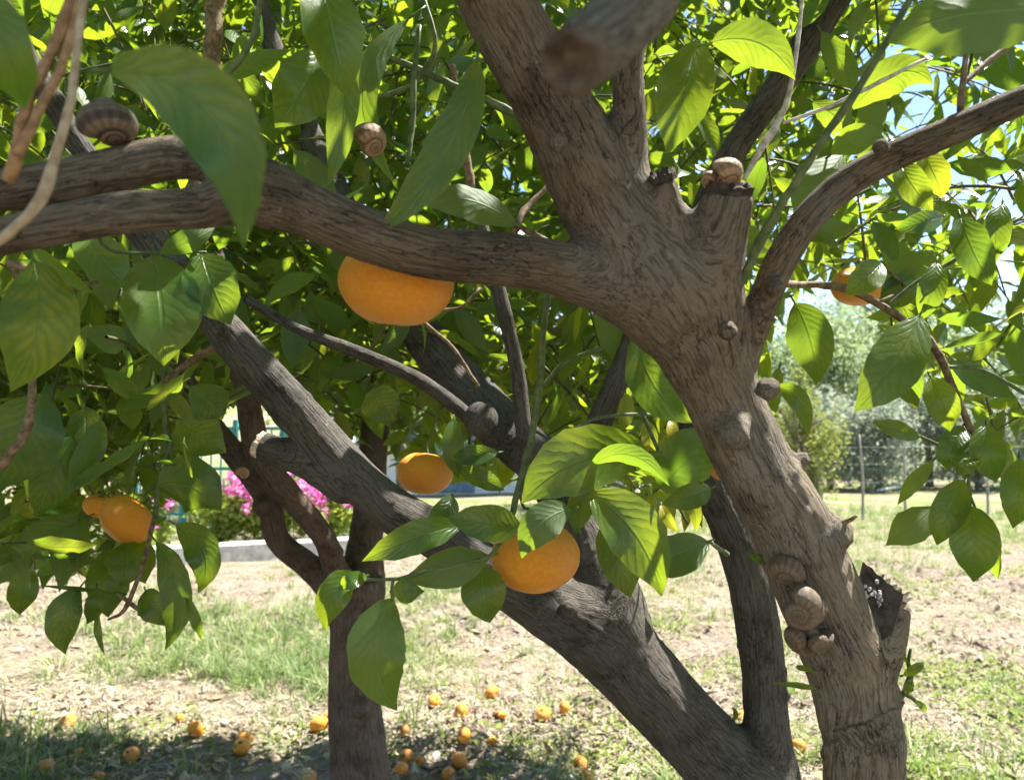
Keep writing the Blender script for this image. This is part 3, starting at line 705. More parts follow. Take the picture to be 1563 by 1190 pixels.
# base x,y | tip x,y | width px | depth base, depth tip | options
H = [
 (165, 108, 372, 378, 122, .24, .23, dict(mid=(322, 175), roll=.15, rnd=.0, fold=.15)),
 (-30, -20, 38, 168, 78, .25, .26, dict(rnd=.8, roll=.2)),
 (492, -40, 532, 150, 92, .50, .50, dict(rnd=.8, roll=-.4)),
 (520, 60, 500, 285, 52, .56, .55, dict(mid=(525, 180), rnd=.6, roll=.6)),
 (625, 28, 606, 285, 52, .60, .58, dict(mid=(552, 140), roll=.5, top=False, rnd=.4)),
 (728, 88, 568, 362, 66, .44, .43, dict(mid=(680, 235), rnd=.6, roll=.35)),
 (790, 345, 638, 312, 62, .60, .57, dict(mid=(715, 305), rnd=.7, yel=.35, roll=.5, top=False)),
 (492, 82, 420, 195, 88, .70, .68, dict(rnd=.6, yel=.3)),
 (322, 125, 445, 76, 34, .66, .62, dict(top=False, roll=.3)),
 (235, 388, 250, 558, 112, .55, .53, dict(rnd=.7, yel=.2, fold=.2)),
 (308, 386, 352, 496, 80, .56, .55, dict(rnd=.5)),
 (50, 395, 16, 598, 108, .50, .49, dict(rnd=.8, yel=.62, cup=.35, mid=(60, 495))),
 (52, 378, 148, 450, 28, .52, .50, dict(rnd=.9, roll=.6)),
 (245, 388, 328, 348, 38, .55, .56, dict(top=False, roll=.4, rnd=.2)),
 (128, 355, 198, 442, 70, .60, .58, dict(rnd=.9, roll=-.3)),
 (65, 600, -10, 750, 105, .75, .74, dict(rnd=.1)),
 (112, 665, 55, 788, 78, .78, .77, dict(rnd=.2, cup=.4)),
 (130, 620, 122, 735, 60, .82, .80, dict(rnd=.3, yel=.6)),
 (236, 742, 338, 780, 86, .92, .90, dict(rnd=.1, cup=.5, mid=(290, 742), roll=.3)),
 (192, 826, 186, 895, 58, .93, .90, dict(rnd=.4, yel=.3)),
 (172, 836, 165, 942, 62, .95, .93, dict(rnd=.05)),
 (122, 896, 100, 998, 48, .88, .87, dict(rnd=.3, yel=.4, mid=(96, 945))),
 (46, 866, 30, 938, 42, .88, .88, dict(rnd=.4, yel=.3)),
 (238, 826, 252, 992, 52, .90, .89, dict(rnd=.2, mid=(272, 905), roll=.4)),
 (268, 800, 302, 905, 52, .92, .90, dict(rnd=.3, mid=(312, 845), roll=.3)),
 (284, 912, 306, 975, 22, .88, .87, dict(rnd=.3, roll=.6)),
 (150, 930, 160, 1000, 15, .89, .88, dict(rnd=.4, roll=.9)),
 (148, 896, 133, 952, 28, .90, .90, dict(rnd=.2)),
 (222, 900, 256, 955, 44, .91, .90, dict(rnd=.0, roll=.5)),
 (120, 800, 92, 884, 48, .92, .90, dict(rnd=.5, yel=.2)),
 (210, 820, 222, 890, 48, .97, .96, dict(rnd=.7)),
 (130, 790, 10, 838, 50, .95, .93, dict(rnd=.3)),
 (180, 905, 60, 893, 10, .90, .88, dict(rnd=.2, roll=.9)),
 (290, 590, 340, 640, 62, .90, .88, dict(rnd=.1, cup=.5)),
 (275, 640, 345, 690, 70, .95, .92, dict(rnd=.5, yel=.4)),
 (990, 690, 796, 768, 100, .60, .57, dict(rnd=.75, yel=.35, mid=(880, 705), fold=.15)),
 (900, 712, 1022, 742, 34, .58, .56, dict(mid=(962, 695), top=False, roll=.5, rnd=.3)),
 (898, 752, 1010, 910, 88, .57, .56, dict(rnd=.7, mid=(970, 815), roll=-.2)),
 (1082, 826, 985, 872, 62, .74, .70, dict(rnd=.4, yel=.2)),
 (795, 806, 682, 790, 56, .58, .56, dict(rnd=.5, fold=.2)),
 (872, 776, 796, 852, 58, .565, .555, dict(rnd=.4, cup=.3, top=False, mid=(825, 800))),
 (690, 755, 650, 835, 42, .62, .60, dict(rnd=.2)),
 (705, 800, 553, 856, 50, .58, .56, dict(rnd=.7, mid=(630, 822))),
 (748, 848, 612, 884, 60, .585, .57, dict(rnd=.8, yel=.45, roll=.2, top=False)),
 (738, 862, 748, 950, 68, .60, .59, dict(rnd=.7, fold=.1, sharp=.2)),
 (600, 912, 606, 1084, 88, .56, .55, dict(rnd=.85, mid=(575, 1000), fold=.12, yel=.1)),
 (598, 902, 648, 902, 38, .56, .55, dict(rnd=.4, cup=.4)),
 (545, 884, 496, 964, 50, .56, .55, dict(rnd=.8, mid=(510, 905))),
 (560, 878, 520, 895, 26, .56, .55, dict(rnd=.9, yel=.5)),
 (920, 800, 962, 912, 60, .72, .70, dict(rnd=.5, yel=.3)),
 (900, 735, 880, 815, 40, .66, .63, dict(rnd=.3)),
 (1005, 745, 1088, 650, 84, .82, .80, dict(rnd=.0)),
 (972, 512, 1056, 645, 70, .74, .70, dict(rnd=.1, mid=(1000, 590))),
 (1085, 745, 1010, 770, 40, .80, .78, dict(rnd=.4)),
 (1213, 462, 1246, 588, 66, .70, .69, dict(rnd=.35, yel=.25, mid=(1238, 520), fold=.12)),
 (1183, 590, 1232, 668, 30, .66, .65, dict(rnd=.5, mid=(1220, 612))),
 (1190, 560, 1180, 640, 24, .68, .68, dict(rnd=.8)),
 (1405, 480, 1304, 628, 80, .64, .62, dict(rnd=.4, mid=(1362, 560), fold=.15)),
 (1362, 498, 1400, 625, 58, .70, .69, dict(rnd=.2)),
 (1420, 575, 1450, 658, 46, .66, .65, dict(rnd=.9, yel=.15)),
 (1405, 667, 1332, 643, 28, .70, .68, dict(rnd=.7, roll=.3)),
 (1372, 505, 1400, 545, 24, .68, .67, dict(rnd=.9)),
 (1470, 650, 1444, 718, 40, .70, .69, dict(rnd=.2)),
 (1478, 693, 1460, 722, 34, .70, .69, dict(rnd=.0)),
 (1505, 648, 1520, 736, 50, .70, .69, dict(rnd=.3)),
 (1425, 772, 1352, 832, 52, .70, .69, dict(rnd=.6, top=False)),
 (1472, 732, 1430, 832, 50, .69, .68, dict(rnd=.5)),
 (1482, 772, 1486, 888, 68, .68, .67, dict(rnd=.25, fold=.1)),
 (1512, 800, 1524, 884, 30, .72, .71, dict(rnd=.4, roll=.5)),
 (1556, 700, 1546, 806, 50, .70, .69, dict(rnd=.2)),
 (1425, 702, 1370, 770, 26, .72, .71, dict(rnd=.7, top=False, roll=.5)),
 (1640, 15, 1354, 66, 118, .40, .41, dict(mid=(1470, 22), top=False, rnd=.5, roll=.5)),
 (1085, 66, 1214, 122, 66, .55, .57, dict(mid=(1160, 68), top=False, rnd=.6)),
 (1062, 62, 1018, 235, 84, .62, .60, dict(rnd=.7)),
 (1300, 168, 1424, 130, 58, .60, .58, dict(mid=(1370, 112), top=False, rnd=.7)),
 (1268, 236, 1352, 214, 46, .58, .57, dict(mid=(1310, 212), top=False, rnd=.8)),
 (1374, 248, 1424, 322, 44, .55, .54, dict(rnd=1, yel=.2)),
 (1408, 232, 1438, 302, 46, .58, .57, dict(rnd=1, yel=.8)),
 (1288, 235, 1214, 338, 70, .60, .58, dict(top=False, rnd=.6)),
 (1240, 155, 1305, 205, 40, .60, .60, dict(top=False, rnd=.5)),
 (1466, 330, 1514, 436, 54, .68, .66, dict(rnd=.0)),
 (1440, 330, 1365, 350, 34, .62, .60, dict(rnd=.2)),
 (1530, 310, 1520, 400, 40, .70, .70, dict(rnd=.4)),
 (1345, 400, 1290, 450, 46, .68, .67, dict(rnd=.6)),
 (1395, 425, 1350, 470, 48, .74, .73, dict(rnd=.0)),
 (1430, 400, 1405, 490, 40, .66, .66, dict(rnd=.4, yel=.6)),
 (1184, 864, 1140, 843, 12, .585, .59, dict(rnd=1)),
 (1378, 1030, 1410, 1010, 14, .60, .60, dict(rnd=1, yel=.3)),
 (1388, 1060, 1394, 1035, 14, .60, .60, dict(rnd=1, yel=.2)),
 (1396, 1068, 1412, 1088, 10, .60, .60, dict(rnd=1)),
 (1386, 1012, 1382, 990, 6, .60, .60, dict(rnd=1)),
 (1246, 1050, 1180, 1042, 10, .585, .57, dict(rnd=.9, roll=.5)),
 (1242, 1022, 1214, 1016, 9, .585, .58, dict(rnd=.9)),
 (1120, 1098, 1118, 1078, 8, .91, .90, dict(rnd=.8)),
 (760, 690, 690, 700, 30, .90, .90, dict(rnd=.1)),
 (700, 715, 770, 748, 30, .92, .90, dict(rnd=.0)),
 (692, 640, 700, 730, 34, .93, .92, dict(rnd=.4)),
 (560, 600, 600, 640, 60, 1.0, .98, dict(rnd=.4, yel=.6)),
 (1010, 770, 1035, 812, 18, .88, .87, dict(rnd=1, yel=1.)),
 (1050, 745, 1062, 812, 20, .92, .91, dict(rnd=1, yel=1.)),
 (1030, 740, 1028, 800, 16, .95, .94, dict(rnd=1, yel=.9)),
 (985, 640, 990, 700, 26, .95, .94, dict(rnd=1, yel=.9)),
 (998, 752, 996, 806, 18, .96, .95, dict(rnd=1, yel=1.)), (1042, 755, 1044, 812, 16, .96, .95, dict(rnd=1, yel=1.)), (1066, 748, 1072, 806, 15, .98, .97, dict(rnd=1, yel=.95)), (1018, 660, 1000, 716, 20, .96, .95, dict(rnd=1, yel=.85)),
 (975, 745, 968, 800, 20, .97, .96, dict(rnd=1, yel=.8)), (955, 600, 948, 660, 24, 1.0, .99, dict(rnd=.9, yel=.6)), (1025, 640, 1040, 690, 20, .93, .92, dict(rnd=1, yel=1.)),
]
hero_count = 0
for k, (bx, by, tx, ty, w, d0, d1, o) in enumerate(H):
    o = dict(o)
    mx, my = o.pop('mid', ((bx + tx) / 2 + (4 if k % 2 else -4), (by + ty) / 2))
    dm = (d0 + d1) / 2
    hero_leaf(A, P(bx, by, d0), P(mx, my, dm - .012), P(tx, ty, d1), w * dm / FPX, seed=k * 3 + 1, **{**dict(yel=.28), **o})
    hero_count += 1

# small shared leaf shapes
def leaf_template(k):
    g = np.random.default_rng(100 + k)
    rowsn, cols = 8, 5
    u = np.linspace(0, 1, rowsn); s = np.linspace(-1, 1, cols)
    prof = leaf_profile(u, 0.6 + 0.5 * g.random())
    w = 0.29 + 0.15 * g.random(); bend = g.uniform(-0.35, 0.85); fold = g.uniform(0.0, 0.5); tw = g.uniform(-0.5, 0.5)
    V = []; UV = []
    ang = bend * u * 1.6
    y = np.concatenate([[0], np.cumsum(np.cos(ang[:-1]) / (rowsn - 1))]); z = -np.concatenate([[0], np.cumsum(np.sin(ang[:-1]) / (rowsn - 1))])
    for i in range(rowsn):
        for ss in s:
            hw = w / 2 * prof[i]; a = tw * u[i]
            lx = hw * ss; lz = hw * fold * abs(ss) + 0.02 * math.sin(u[i] * 14 + k + (2 if ss > 0 else 0)) * ss * ss * prof[i]
            V.append((lx * math.cos(a) - lz * math.sin(a), y[i] + 0.10, z[i] + lx * math.sin(a) + lz * math.cos(a))); UV.append((u[i], ss, 0))
    F = [(i * cols + j, i * cols + j + 1, (i + 1) * cols + j + 1, (i + 1) * cols + j) for i in range(rowsn - 1) for j in range(cols - 1)]
    b = len(V)      # flat stalk, two crossing strips
    for q in ((-.010, 0, 0), (.010, 0, 0), (.010, .11, 0), (-.010, .11, 0), (0, 0, -.010), (0, 0, .010), (0, .11, .010), (0, .11, -.010)): V.append(q); UV.append((.5, 0, 0))
    F += [(b, b + 1, b + 2, b + 3), (b + 4, b + 5, b + 6, b + 7)]
    return np.array(V), np.array(F), np.array(UV)
TPL = [leaf_template(k) for k in range(10)]
TPL_ME = [fast_mesh("leaf", v, f, M_LEAF_O, {'leafuv': ('FLOAT_VECTOR', uv)}) for v, f, uv in TPL]

LOWX = [-400, 0, 120, 200, 290, 325, 380, 470, 560, 640, 720, 860, 1000, 1075, 1150, 1185, 1230, 1300, 1345, 1400, 1450, 1500, 1563, 1900]
LOWY = [930, 900, 890, 860, 745, 650, 610, 640, 690, 720, 745, 730, 800, 760, 640, 500, 440, 425, 520, 560, 610, 690, 780, 800]
LIT = [(1150, 520, .51), (1165, 580, .52), (1190, 660, .53), (1215, 720, .54), (1245, 780, .55), (1272, 830, .56), (985, 250, .48), (988, 150, .48), (1110, 262, .475), (1180, 335, .475), (1215, 280, .46), (1150, 390, .48), (1170, 215, .6), (1200, 150, .6), (925, 900, .85), (1000, 1045, .86), (440, 605, .78), (660, 600, .94), (1240, 330, .49), (1180, 430, .5), (480, 650, .79), (1130, 470, .5), (1180, 620, .525), (1230, 750, .545), (1030, 380, .5), (1360, 230, .47), (1010, 785, .9), (1045, 785, .94), (1000, 680, .94), (1100, 505, .48), (1090, 440, .48), (560, 740, .81)]
LITP = np.array([P(*q) for q in LIT]); SUNV = np.array(SUN)
CLEAR = [(193, 793, 66, 1.0), (648, 722, 56, 1.0), (1308, 437, 40, .93), (563, 222, 36, .68), (605, 450, 95, .52), (375, 780, 42, 9), (435, 800, 60, 9), (500, 800, 50, 9), (340, 800, 40, 9)]
def allowed(p, near):
    p = np.atleast_2d(p)
    q = p[:, None, :] - LITP[None]; t = (q * SUNV).sum(-1); r2 = (q ** 2).sum(-1) - t * t
    lit = ((t > 0) & (r2 < 0.045 ** 2)).any(1)
    x, y, d = proj(p)
    hid = np.zeros(len(p), bool)
    for a, b, c, e in CLEAR: hid |= ((x - a) ** 2 + (y - b) ** 2 < c * c) & (d > 0) & (d < e)
    return _allowed(p, near) & ~lit & ~hid
def _allowed(p, near):
    x, y, d = proj(p)
    dist = np.linalg.norm(p - CAM, axis=-1)
    infr = (d > 0.05) & (x > -60) & (x < 1625) & (y > -60) & (y < 1260)
    low = np.interp(x, LOWX, LOWY)
    ok_in = (y < low) & (d > near(x, y))
    ok_out = (dist > 0.5) & (p[..., 2] > 0.85)
    return np.where(infr, ok_in, ok_out)

def near_a(x, y):
    side = ((x < 300) & (y > 330)) | (x > 1185)
    return np.where(side, 0.72, 1.0)

def unit(v): return v / (np.linalg.norm(v, axis=-1, keepdims=True) + 1e-9)

def clusters(n, sampler, near, g, leaflen=(0.055, 0.098), nl=(5, 9), thr=0.44, ns=2.2, seed=1, dens=None):
    """short leafy shoots in a crown: returns leaf matrices and shoot centre lines"""
    O = sampler(n, g)
    dn = vnoise(O * ns * 1.8, seed) * 0.6 + vnoise(O * ns * 4.5, seed + 1) * 0.4
    keep = dn > thr
    if dens is not None: keep &= g.random(len(O)) < dens(O)
    O = O[keep]
    mats = []; tws = []
    for o in O:
        k = g.integers(nl[0], nl[1] + 1)
        d = unit(np.array([g.normal(0, 1), g.normal(0, 1), g.normal(0.0, 0.8)]))
        L = 0.022 * k + 0.04
        t = np.linspace(0, 1, k + 1)[1:]
        ctr = o + d * (t * L)[:, None] + np.array([0, 0, -1.0]) * (0.35 * L * t ** 2)[:, None]
        ph = g.random() * 6 + np.arange(k) * 2.4
        a = unit(np.cross(d, [0.2, 0.1, 1.0])); b = np.cross(d, a)
        out = np.cos(ph)[:, None] * a + np.sin(ph)[:, None] * b
        ax = unit(d * 0.55 + out * 0.9 + np.array([0, 0, -0.55]) + g.normal(0, .22, (k, 3)))
        nrm = np.array([0, 0, 1.0]) * 0.9 + d * 0.35 + g.normal(0, .45, (k, 3))
        nrm = unit(nrm - ax * (nrm * ax).sum(1, keepdims=True))
        xx = np.cross(ax, nrm)
        ll = g.uniform(*leaflen, k) * (0.75 + 0.25 * np.sin(np.linspace(0.6, 2.6, k)))
        mid = ctr + ax * (ll * .6)[:, None]; tip = ctr + ax * (ll * 1.05)[:, None]
        ok = allowed(mid, near) & allowed(tip, near) & allowed(ctr, near)
        if ok.sum() < 2: continue
        for j in np.where(ok)[0]:
            m = np.eye(4); m[:3, 0] = xx[j] * ll[j]; m[:3, 1] = ax[j] * ll[j]; m[:3, 2] = nrm[j] * ll[j]; m[:3, 3] = ctr[j]
            mats.append(m)
        if allowed(np.vstack([o, ctr]), near).all(): tws.append(np.vstack([o, ctr]))
    return np.array(mats), tws

def tints(n, g, yel=0.12):
    t = np.zeros((n, 4)); t[:, 0] = g.random(n); t[:, 3] = 1
    y = g.random(n); t[:, 1] = np.where(y < yel, g.uniform(.45, .8, n), g.uniform(.02, .42, n)); t[:, 1] = np.where(y > 0.975, 1.0, t[:, 1])
    return t

def foliage(parent, mats, tw, n_parts, g, yel=0.12):
    c = mats[:, :3, 3] + mats[:, :3, 1] * .55
    x, y, d = proj(c)
    ln = np.linalg.norm(mats[:, :3, 1], axis=1)
    inside = (d > 0.1) & (x > 0) & (x < 1563) & (y > 0) & (y < 1190)
    size = np.where(inside, ln / np.maximum(d, .1), 0)
    order = np.argsort(-size)
    sel = order[:n_parts]; rest = order[n_parts:]
    T = tints(len(mats), g, yel); kind = g.integers(0, len(TPL), len(mats))
    L = wloc(parent)
    for i in sel:
        o = bpy.data.objects.new("leaf", TPL_ME[kind[i]]); COL.objects.link(o); o.parent = parent
        m = mats[i].copy(); m[:3, 3] -= L; o.matrix_local = Matrix(m.tolist()); o.color = tuple(T[i])
    VV = []; FF = []; UU = []; TT = []; off = 0
    for k in range(len(TPL)):
        v, f, uv = TPL[k]; idx = rest[kind[rest] == k]
        if not len(idx): continue
        mm = mats[idx]
        w = np.einsum('nij,vj->nvi', mm[:, :3, :3], v) + mm[:, None, :3, 3]
        VV.append(w.reshape(-1, 3)); FF.append((f[None] + (np.arange(len(idx)) * len(v))[:, None, None]).reshape(-1, 4) + off); off += len(idx) * len(v)
        UU.append(np.tile(uv, (len(idx), 1))); TT.append(np.repeat(T[idx], len(v), axis=0))
    me = fast_mesh("foliage", np.vstack(VV) - L, np.vstack(FF), M_LEAF_S, {'leafuv': ('FLOAT_VECTOR', np.vstack(UU)), 'tint': ('FLOAT_COLOR', np.vstack(TT))})
    o = link("foliage", me, parent, L); o["kind"] = "stuff"
    s = Soup()
    for q in tw:
        V, F, Tt = tube(q, np.linspace(.0024, .0010, len(q)), 4, False); s.add(V, F, None, (g.random(), 0, 0, 1))
    o = link("small_twigs", s.mesh("small_twigs", M_TWIG_S, True, L), parent, L); o["kind"] = "stuff"

g = np.random.default_rng(42)
def samp_a(n, g):
    return np.stack([g.uniform(-1.35, 1.45, n), g.uniform(-0.15, 2.0, n), g.uniform(0.72, 2.35, n)], -1)
def dens_a(o):
    x, y, d = proj(o)
    above = (d < .05) | (y < -80)
    r = np.where(above, np.where(o[:, 0] > .3, .8, .45), 0.95)
    back = o[:, 1] < 0.35                       # the crown opens towards the camera
    r = np.where(back & (o[:, 2] < 1.7), 0.25, r)
    r = np.where((d > .1) & (x > 1175), r * 0.55, r)
    return r
ma, ta = clusters(5000, samp_a, near_a, g, thr=0.40, seed=3, dens=dens_a)
SHADE = [(300, 230, .23), (210, 140, .23), (930, 40, .21), (880, 80, .19), (1480, 30, .42), (15, 70, .25), (830, 840, .60), (560, 1000, .56)]  # points kept from direct sun by extra shoots added out of view, sunward
def samp_s(n, g):
    k = g.integers(0, len(SHADE), n); t_ = g.uniform(.55, 1.25, n)
    return np.array([P(*SHADE[i]) for i in k]) + np.array(SUN)[None] * t_[:, None] + g.normal(0, .055, (n, 3))
ms, ts_ = clusters(130, samp_s, lambda x, y: np.full_like(x, 1.0), g, thr=-1, seed=5)
ma = np.vstack([ma, ms]); ta = ta + ts_
foliage(tree_a, ma, ta, 300 - hero_count, g)
def samp_b(n, g):
    return np.stack([g.uniform(-2.9, 0.95, n), g.uniform(1.5, 3.08, n), g.uniform(0.62, 2.7, n)], -1)
mb, tb_ = clusters(5000, samp_b, lambda x, y: np.where(x < 0, 1.2, 1.2), g, thr=0.38, seed=8, dens=lambda o: np.where(proj(o)[1] < -80, 0.35, 1.0))
def samp_r(n, g):
    return np.stack([g.uniform(-3.2, 0.25, n), g.uniform(2.55, 3.1, n), g.uniform(1.30, 2.3, n)], -1)
mr, tr_ = clusters(1100, samp_r, lambda x, y: np.full_like(x, 1.2), g, thr=0.36, seed=14)
mb = np.vstack([mb, mr]); tb_ = tb_ + tr_
foliage(tree_b, mb, tb_, 300, g, 0.16)
print("leaves", len(ma), len(mb))

# ------------------------------------------------------------------ oranges
def fruit_mesh(k):
    g = np.random.default_rng(300 + k); nu, nv = 40, 22
    V = [];
    a = np.linspace(0, math.pi, nv); b = np.linspace(0, 2 * math.pi, nu, endpoint=False)
    pts = []
    for i, t in enumerate(a):
        r = 1.0
        zz = math.cos(t) * (0.80 if t < math.pi / 2 else 0.78)
        zz -= 0.10 * math.exp(-(t / 0.28) ** 2) + 0.02 * math.exp(-(t / .8) ** 2) - 0.07 * math.exp(-((math.pi - t) / 0.22) ** 2)
        for p in b:
            lob = 1 + 0.012 * math.cos(5 * p + k) * math.sin(t) + 0.02 * math.cos(2 * p + 2 * k) * math.sin(t)
            pts.append((math.sin(t) * math.cos(p) * lob, math.sin(t) * math.sin(p) * lob, zz))
    V = np.array(pts); n3 = fbm(V * 1.6 + 5 * k, 3, 40 + k) - .43
    V = V * (1 + 0.06 * n3[:, None]) * 0.5
    F = []
    for i in range(nv - 1):
        for j in range(nu): F.append((i * nu + j, (i + 1) * nu + j, (i + 1) * nu + (j + 1) % nu, i * nu + (j + 1) % nu))
    return fast_mesh("orange", V, np.array(F), M_PEEL)
FR = [fruit_mesh(k) for k in range(5)]
def calyx_mesh():
    s = Soup(); n = 5
    for k in range(n):
        a = 2 * math.pi * k / n
        c, si = math.cos(a), math.sin(a)
        V = np.array([(0, -.04, .345), (.0, .04, .345), (.07, .045, .36), (.13, 0, .355), (.07, -.045, .36), (.03, 0, .375)])
        V = np.stack([V[:, 0] * c - V[:, 1] * si, V[:, 0] * si + V[:, 1] * c, V[:, 2]], -1)
        s.add(V, None, np.array([(0, 4, 5), (4, 3, 5), (3, 2, 5), (2, 1, 5)]))
    V, F, T = tube(np.array([(0, 0, .34), (0, 0, .40), (.01, 0, .44)]), np.array([.035, .03, .026]), 7); s.add(V, F, T)
    return s.mesh("calyx", M_CALYX, False)
CAL = calyx_mesh()
ncopy = [0]; lb_decay = [0]
def orange(p, size, label, rot, group=None, stem=None):
    k = ncopy[0]; ncopy[0] += 1
    o = link("orange", FR[k % 5], None, p); o.scale = (size,) * 3; o.rotation_euler = rot
    tag(o, label, "orange", group)
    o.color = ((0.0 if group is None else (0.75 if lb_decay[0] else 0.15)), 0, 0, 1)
    c = bpy.data.objects.new("calyx", CAL); COL.objects.link(c); c.parent = o
    if stem is not None:
        M_ = Matrix.LocRotScale(Vector(p), o.rotation_euler, o.scale).inverted()
        q = [Vector((0, 0, .36)), Vector((0.02, 0, .55))] + [M_ @ Vector(s_) for s_ in stem]
        sp = spline(np.array([list(v) for v in q]), 0.12)
        V, F, T = tube(sp, np.full(len(sp), 0.0013 / size), 6); ss = Soup(); ss.add(V, F, T)
        st = bpy.data.objects.new("stem", ss.mesh("stem", M_TWIG_G)); COL.objects.link(st); st.parent = o
    return o
orange(P(605, 432, .50), 172 * .5 / FPX, "large glossy orange hanging just behind the long horizontal limb", (.10, .05, .3), stem=[P(612, 350, .53), P(628, 255, .70)])
orange(P(817, 848, .62), 134 * .62 / FPX, "big orange cupped by leaves in front of the forked stem", (.12, -.35, 1.2), stem=[P(800, 775, .62), P(792, 748, .61)])
orange(P(193, 793, .94), 84 * .94 / FPX, "single orange among drooping dark leaves above the grass", (.75, .35, 2), stem=[P(222, 755, .93), P(240, 735, .92)])
orange(P(648, 722, .96), 84 * .96 / FPX, "small flattened orange hanging between two diagonal stems", (.05, -.1, 3), stem=[P(660, 660, .96), P(672, 605, .955)])
orange(P(1308, 437, .95), 76 * .95 / FPX, "orange half covered by a leaf and twig against the sky", (.1, .1, .6), stem=[P(1312, 405, .90), P(1310, 400, .76)])
orange(P(1110, 712, .86), 62 * .86 / FPX, "orange mostly hidden behind the leaning trunk", (.1, .2, .6), stem=[P(1104, 660, .90), P(1078, 640, .955)])
orange(P(150, 772, 1.15), 44 * 1.15 / FPX, "orange peeping out behind the dark hanging leaves", (.3, .2, .6), stem=[P(150, 700, 1.15), P(180, 640, 1.15)])

def on_ground(px, py):
    d = 2.8
    for _ in range(12):
        q = P(px, py, d); z = float(ground_z(q[0:1], q[1:2])[0])
        ray = (q - CAM) / d
        d = (z - CAM[2]) / ray[2]
    return P(px, py, d), d
FALL_SUN = "fallen orange lying on sunlit dry grass and soil under the trees"
FALL_SH = "fallen orange lying in the shade of the crown on the ground"
NEAR = 'bruised orange in the shade close beside the dark reddish trunk'
MID = 'sunlit fallen orange in the open between the reddish trunk and the diagonal stem'
fallen = [(103, 1101, 24, 'orange alone on bare reddish soil at the edge of the shadow'), (274, 1096, 15, 0), (298, 1112, 26, 0), (373, 1126, 25, 'upper one of two touching oranges lying on the ground'), (369, 1138, 27, 'lower one of two touching oranges lying on the ground'), (487, 1105, 29, 'fallen orange leaning against a twin beside the dark reddish trunk'), (504, 1095, 24, 'orange half hidden behind the dark reddish trunk on the ground'),
 (199, 1152, 27, 1), (69, 1169, 28, 1), (121, 1150, 18, 1), (472, 1187, 24, NEAR), (663, 1069, 21, MID), (750, 1060, 23, MID), (704, 1085, 25, MID), (765, 1098, 16, MID), (829, 1088, 25, 'yellowish orange lying in front of bright green weeds'), (861, 1079, 20, 0), (708, 1121, 24, MID), (752, 1125, 19, MID),
 (618, 1114, 19, NEAR), (621, 1154, 23, NEAR), (612, 1173, 24, NEAR), (701, 1160, 29, 'largest orange on the shaded patch between reddish trunk and diagonal stem'), (684, 1189, 22, 1), (886, 1167, 28, 'orange on rough clods below the thick diagonal stem'), (900, 1184, 20, 0), (1133, 1089, 22, 'orange half hidden behind the upright stem of the front tree'), (1219, 1138, 23, 'orange on the grass seen between the two front stems'), (150, 1184, 20, 1), (640, 1160, 14, NEAR)]
for k, (x, y, s_, lb) in enumerate(fallen):
    q, d = on_ground(x, y + s_ * 0.42)
    sz = s_ * d / FPX
    gz = float(ground_z(q[0:1], q[1:2])[0])
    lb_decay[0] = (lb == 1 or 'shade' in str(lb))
    lab = FALL_SUN if lb == 0 else FALL_SH if lb == 1 else lb
    orange(np.array([q[0], q[1], gz + sz * 0.40]), sz, lab, (R.uniform(-1.2, 1.2), R.uniform(-1.2, 1.2), R.uniform(0, 6)), "fallen oranges on the ground")

# ------------------------------------------------------------------ snails
def snail_mesh(mat, turns=4.2, k_=0):
    nth, nph = 96, 20
    th = np.linspace(0, turns * 2 * math.pi, nth); b = 0.105
    s = np.exp(b * (th - th[-1]))
    s *= np.clip(th / 0.6, 0.15, 1)
    ph = np.linspace(0, 2 * math.pi, nph, endpoint=False)
    V = []; A_ = []
    for i in range(nth):
        c = np.array([math.cos(th[i]), math.sin(th[i]), 0]); cen = c * 0.40 * s[i] + np.array([0, 0, 0.60 * (1 - s[i])])
        rr = 0.51 * s[i]
        for j in range(nph):
            V.append(cen + rr * (math.cos(ph[j]) * c * 1.0 + math.sin(ph[j]) * np.array([0, 0, 1.0]))); A_.append((th[i] / (2 * math.pi), ph[j] / (2 * math.pi), 0))
    F = [(i * nph + j, i * nph + (j + 1) % nph, (i + 1) * nph + (j + 1) % nph, (i + 1) * nph + j) for i in range(nth - 1) for j in range(nph)]
    V.append(np.array(V[-nph:]).mean(0)); A_.append((turns, 0, 0)); e = len(V) - 1; b0 = (nth - 1) * nph
    T = [(b0 + j, b0 + (j + 1) % nph, e) for j in range(nph)]
    V = np.array(V); V -= np.array([0, 0, 0.15])
    return fast_mesh("shell", V / 1.62, [np.array(F), np.array(T)], mat, {'shelluv': ('FLOAT_VECTOR', np.array(A_))})
SN = {'n': snail_mesh(M_SHELL), 'p': snail_mesh(M_SHELL_P), 'd': snail_mesh(M_SHELL_D)}
M_FOOT = simple_mat("dried_snail_seal", (0.14, 0.10, 0.07), (0.30, 0.25, 0.19), 300, .7, .0008)
def foot_mesh():
    a = np.linspace(0, math.pi, 7); V, F, T = tube(np.stack([.30 * np.cos(a), 0 * a, 0 * a - .33], -1), np.maximum(np.sin(a), .1) * .20, 10)
    V[:, 2] = np.maximum(V[:, 2], -.46); s = Soup(); s.add(V, F, T); return s.mesh("foot", M_FOOT)
FOOT = foot_mesh()
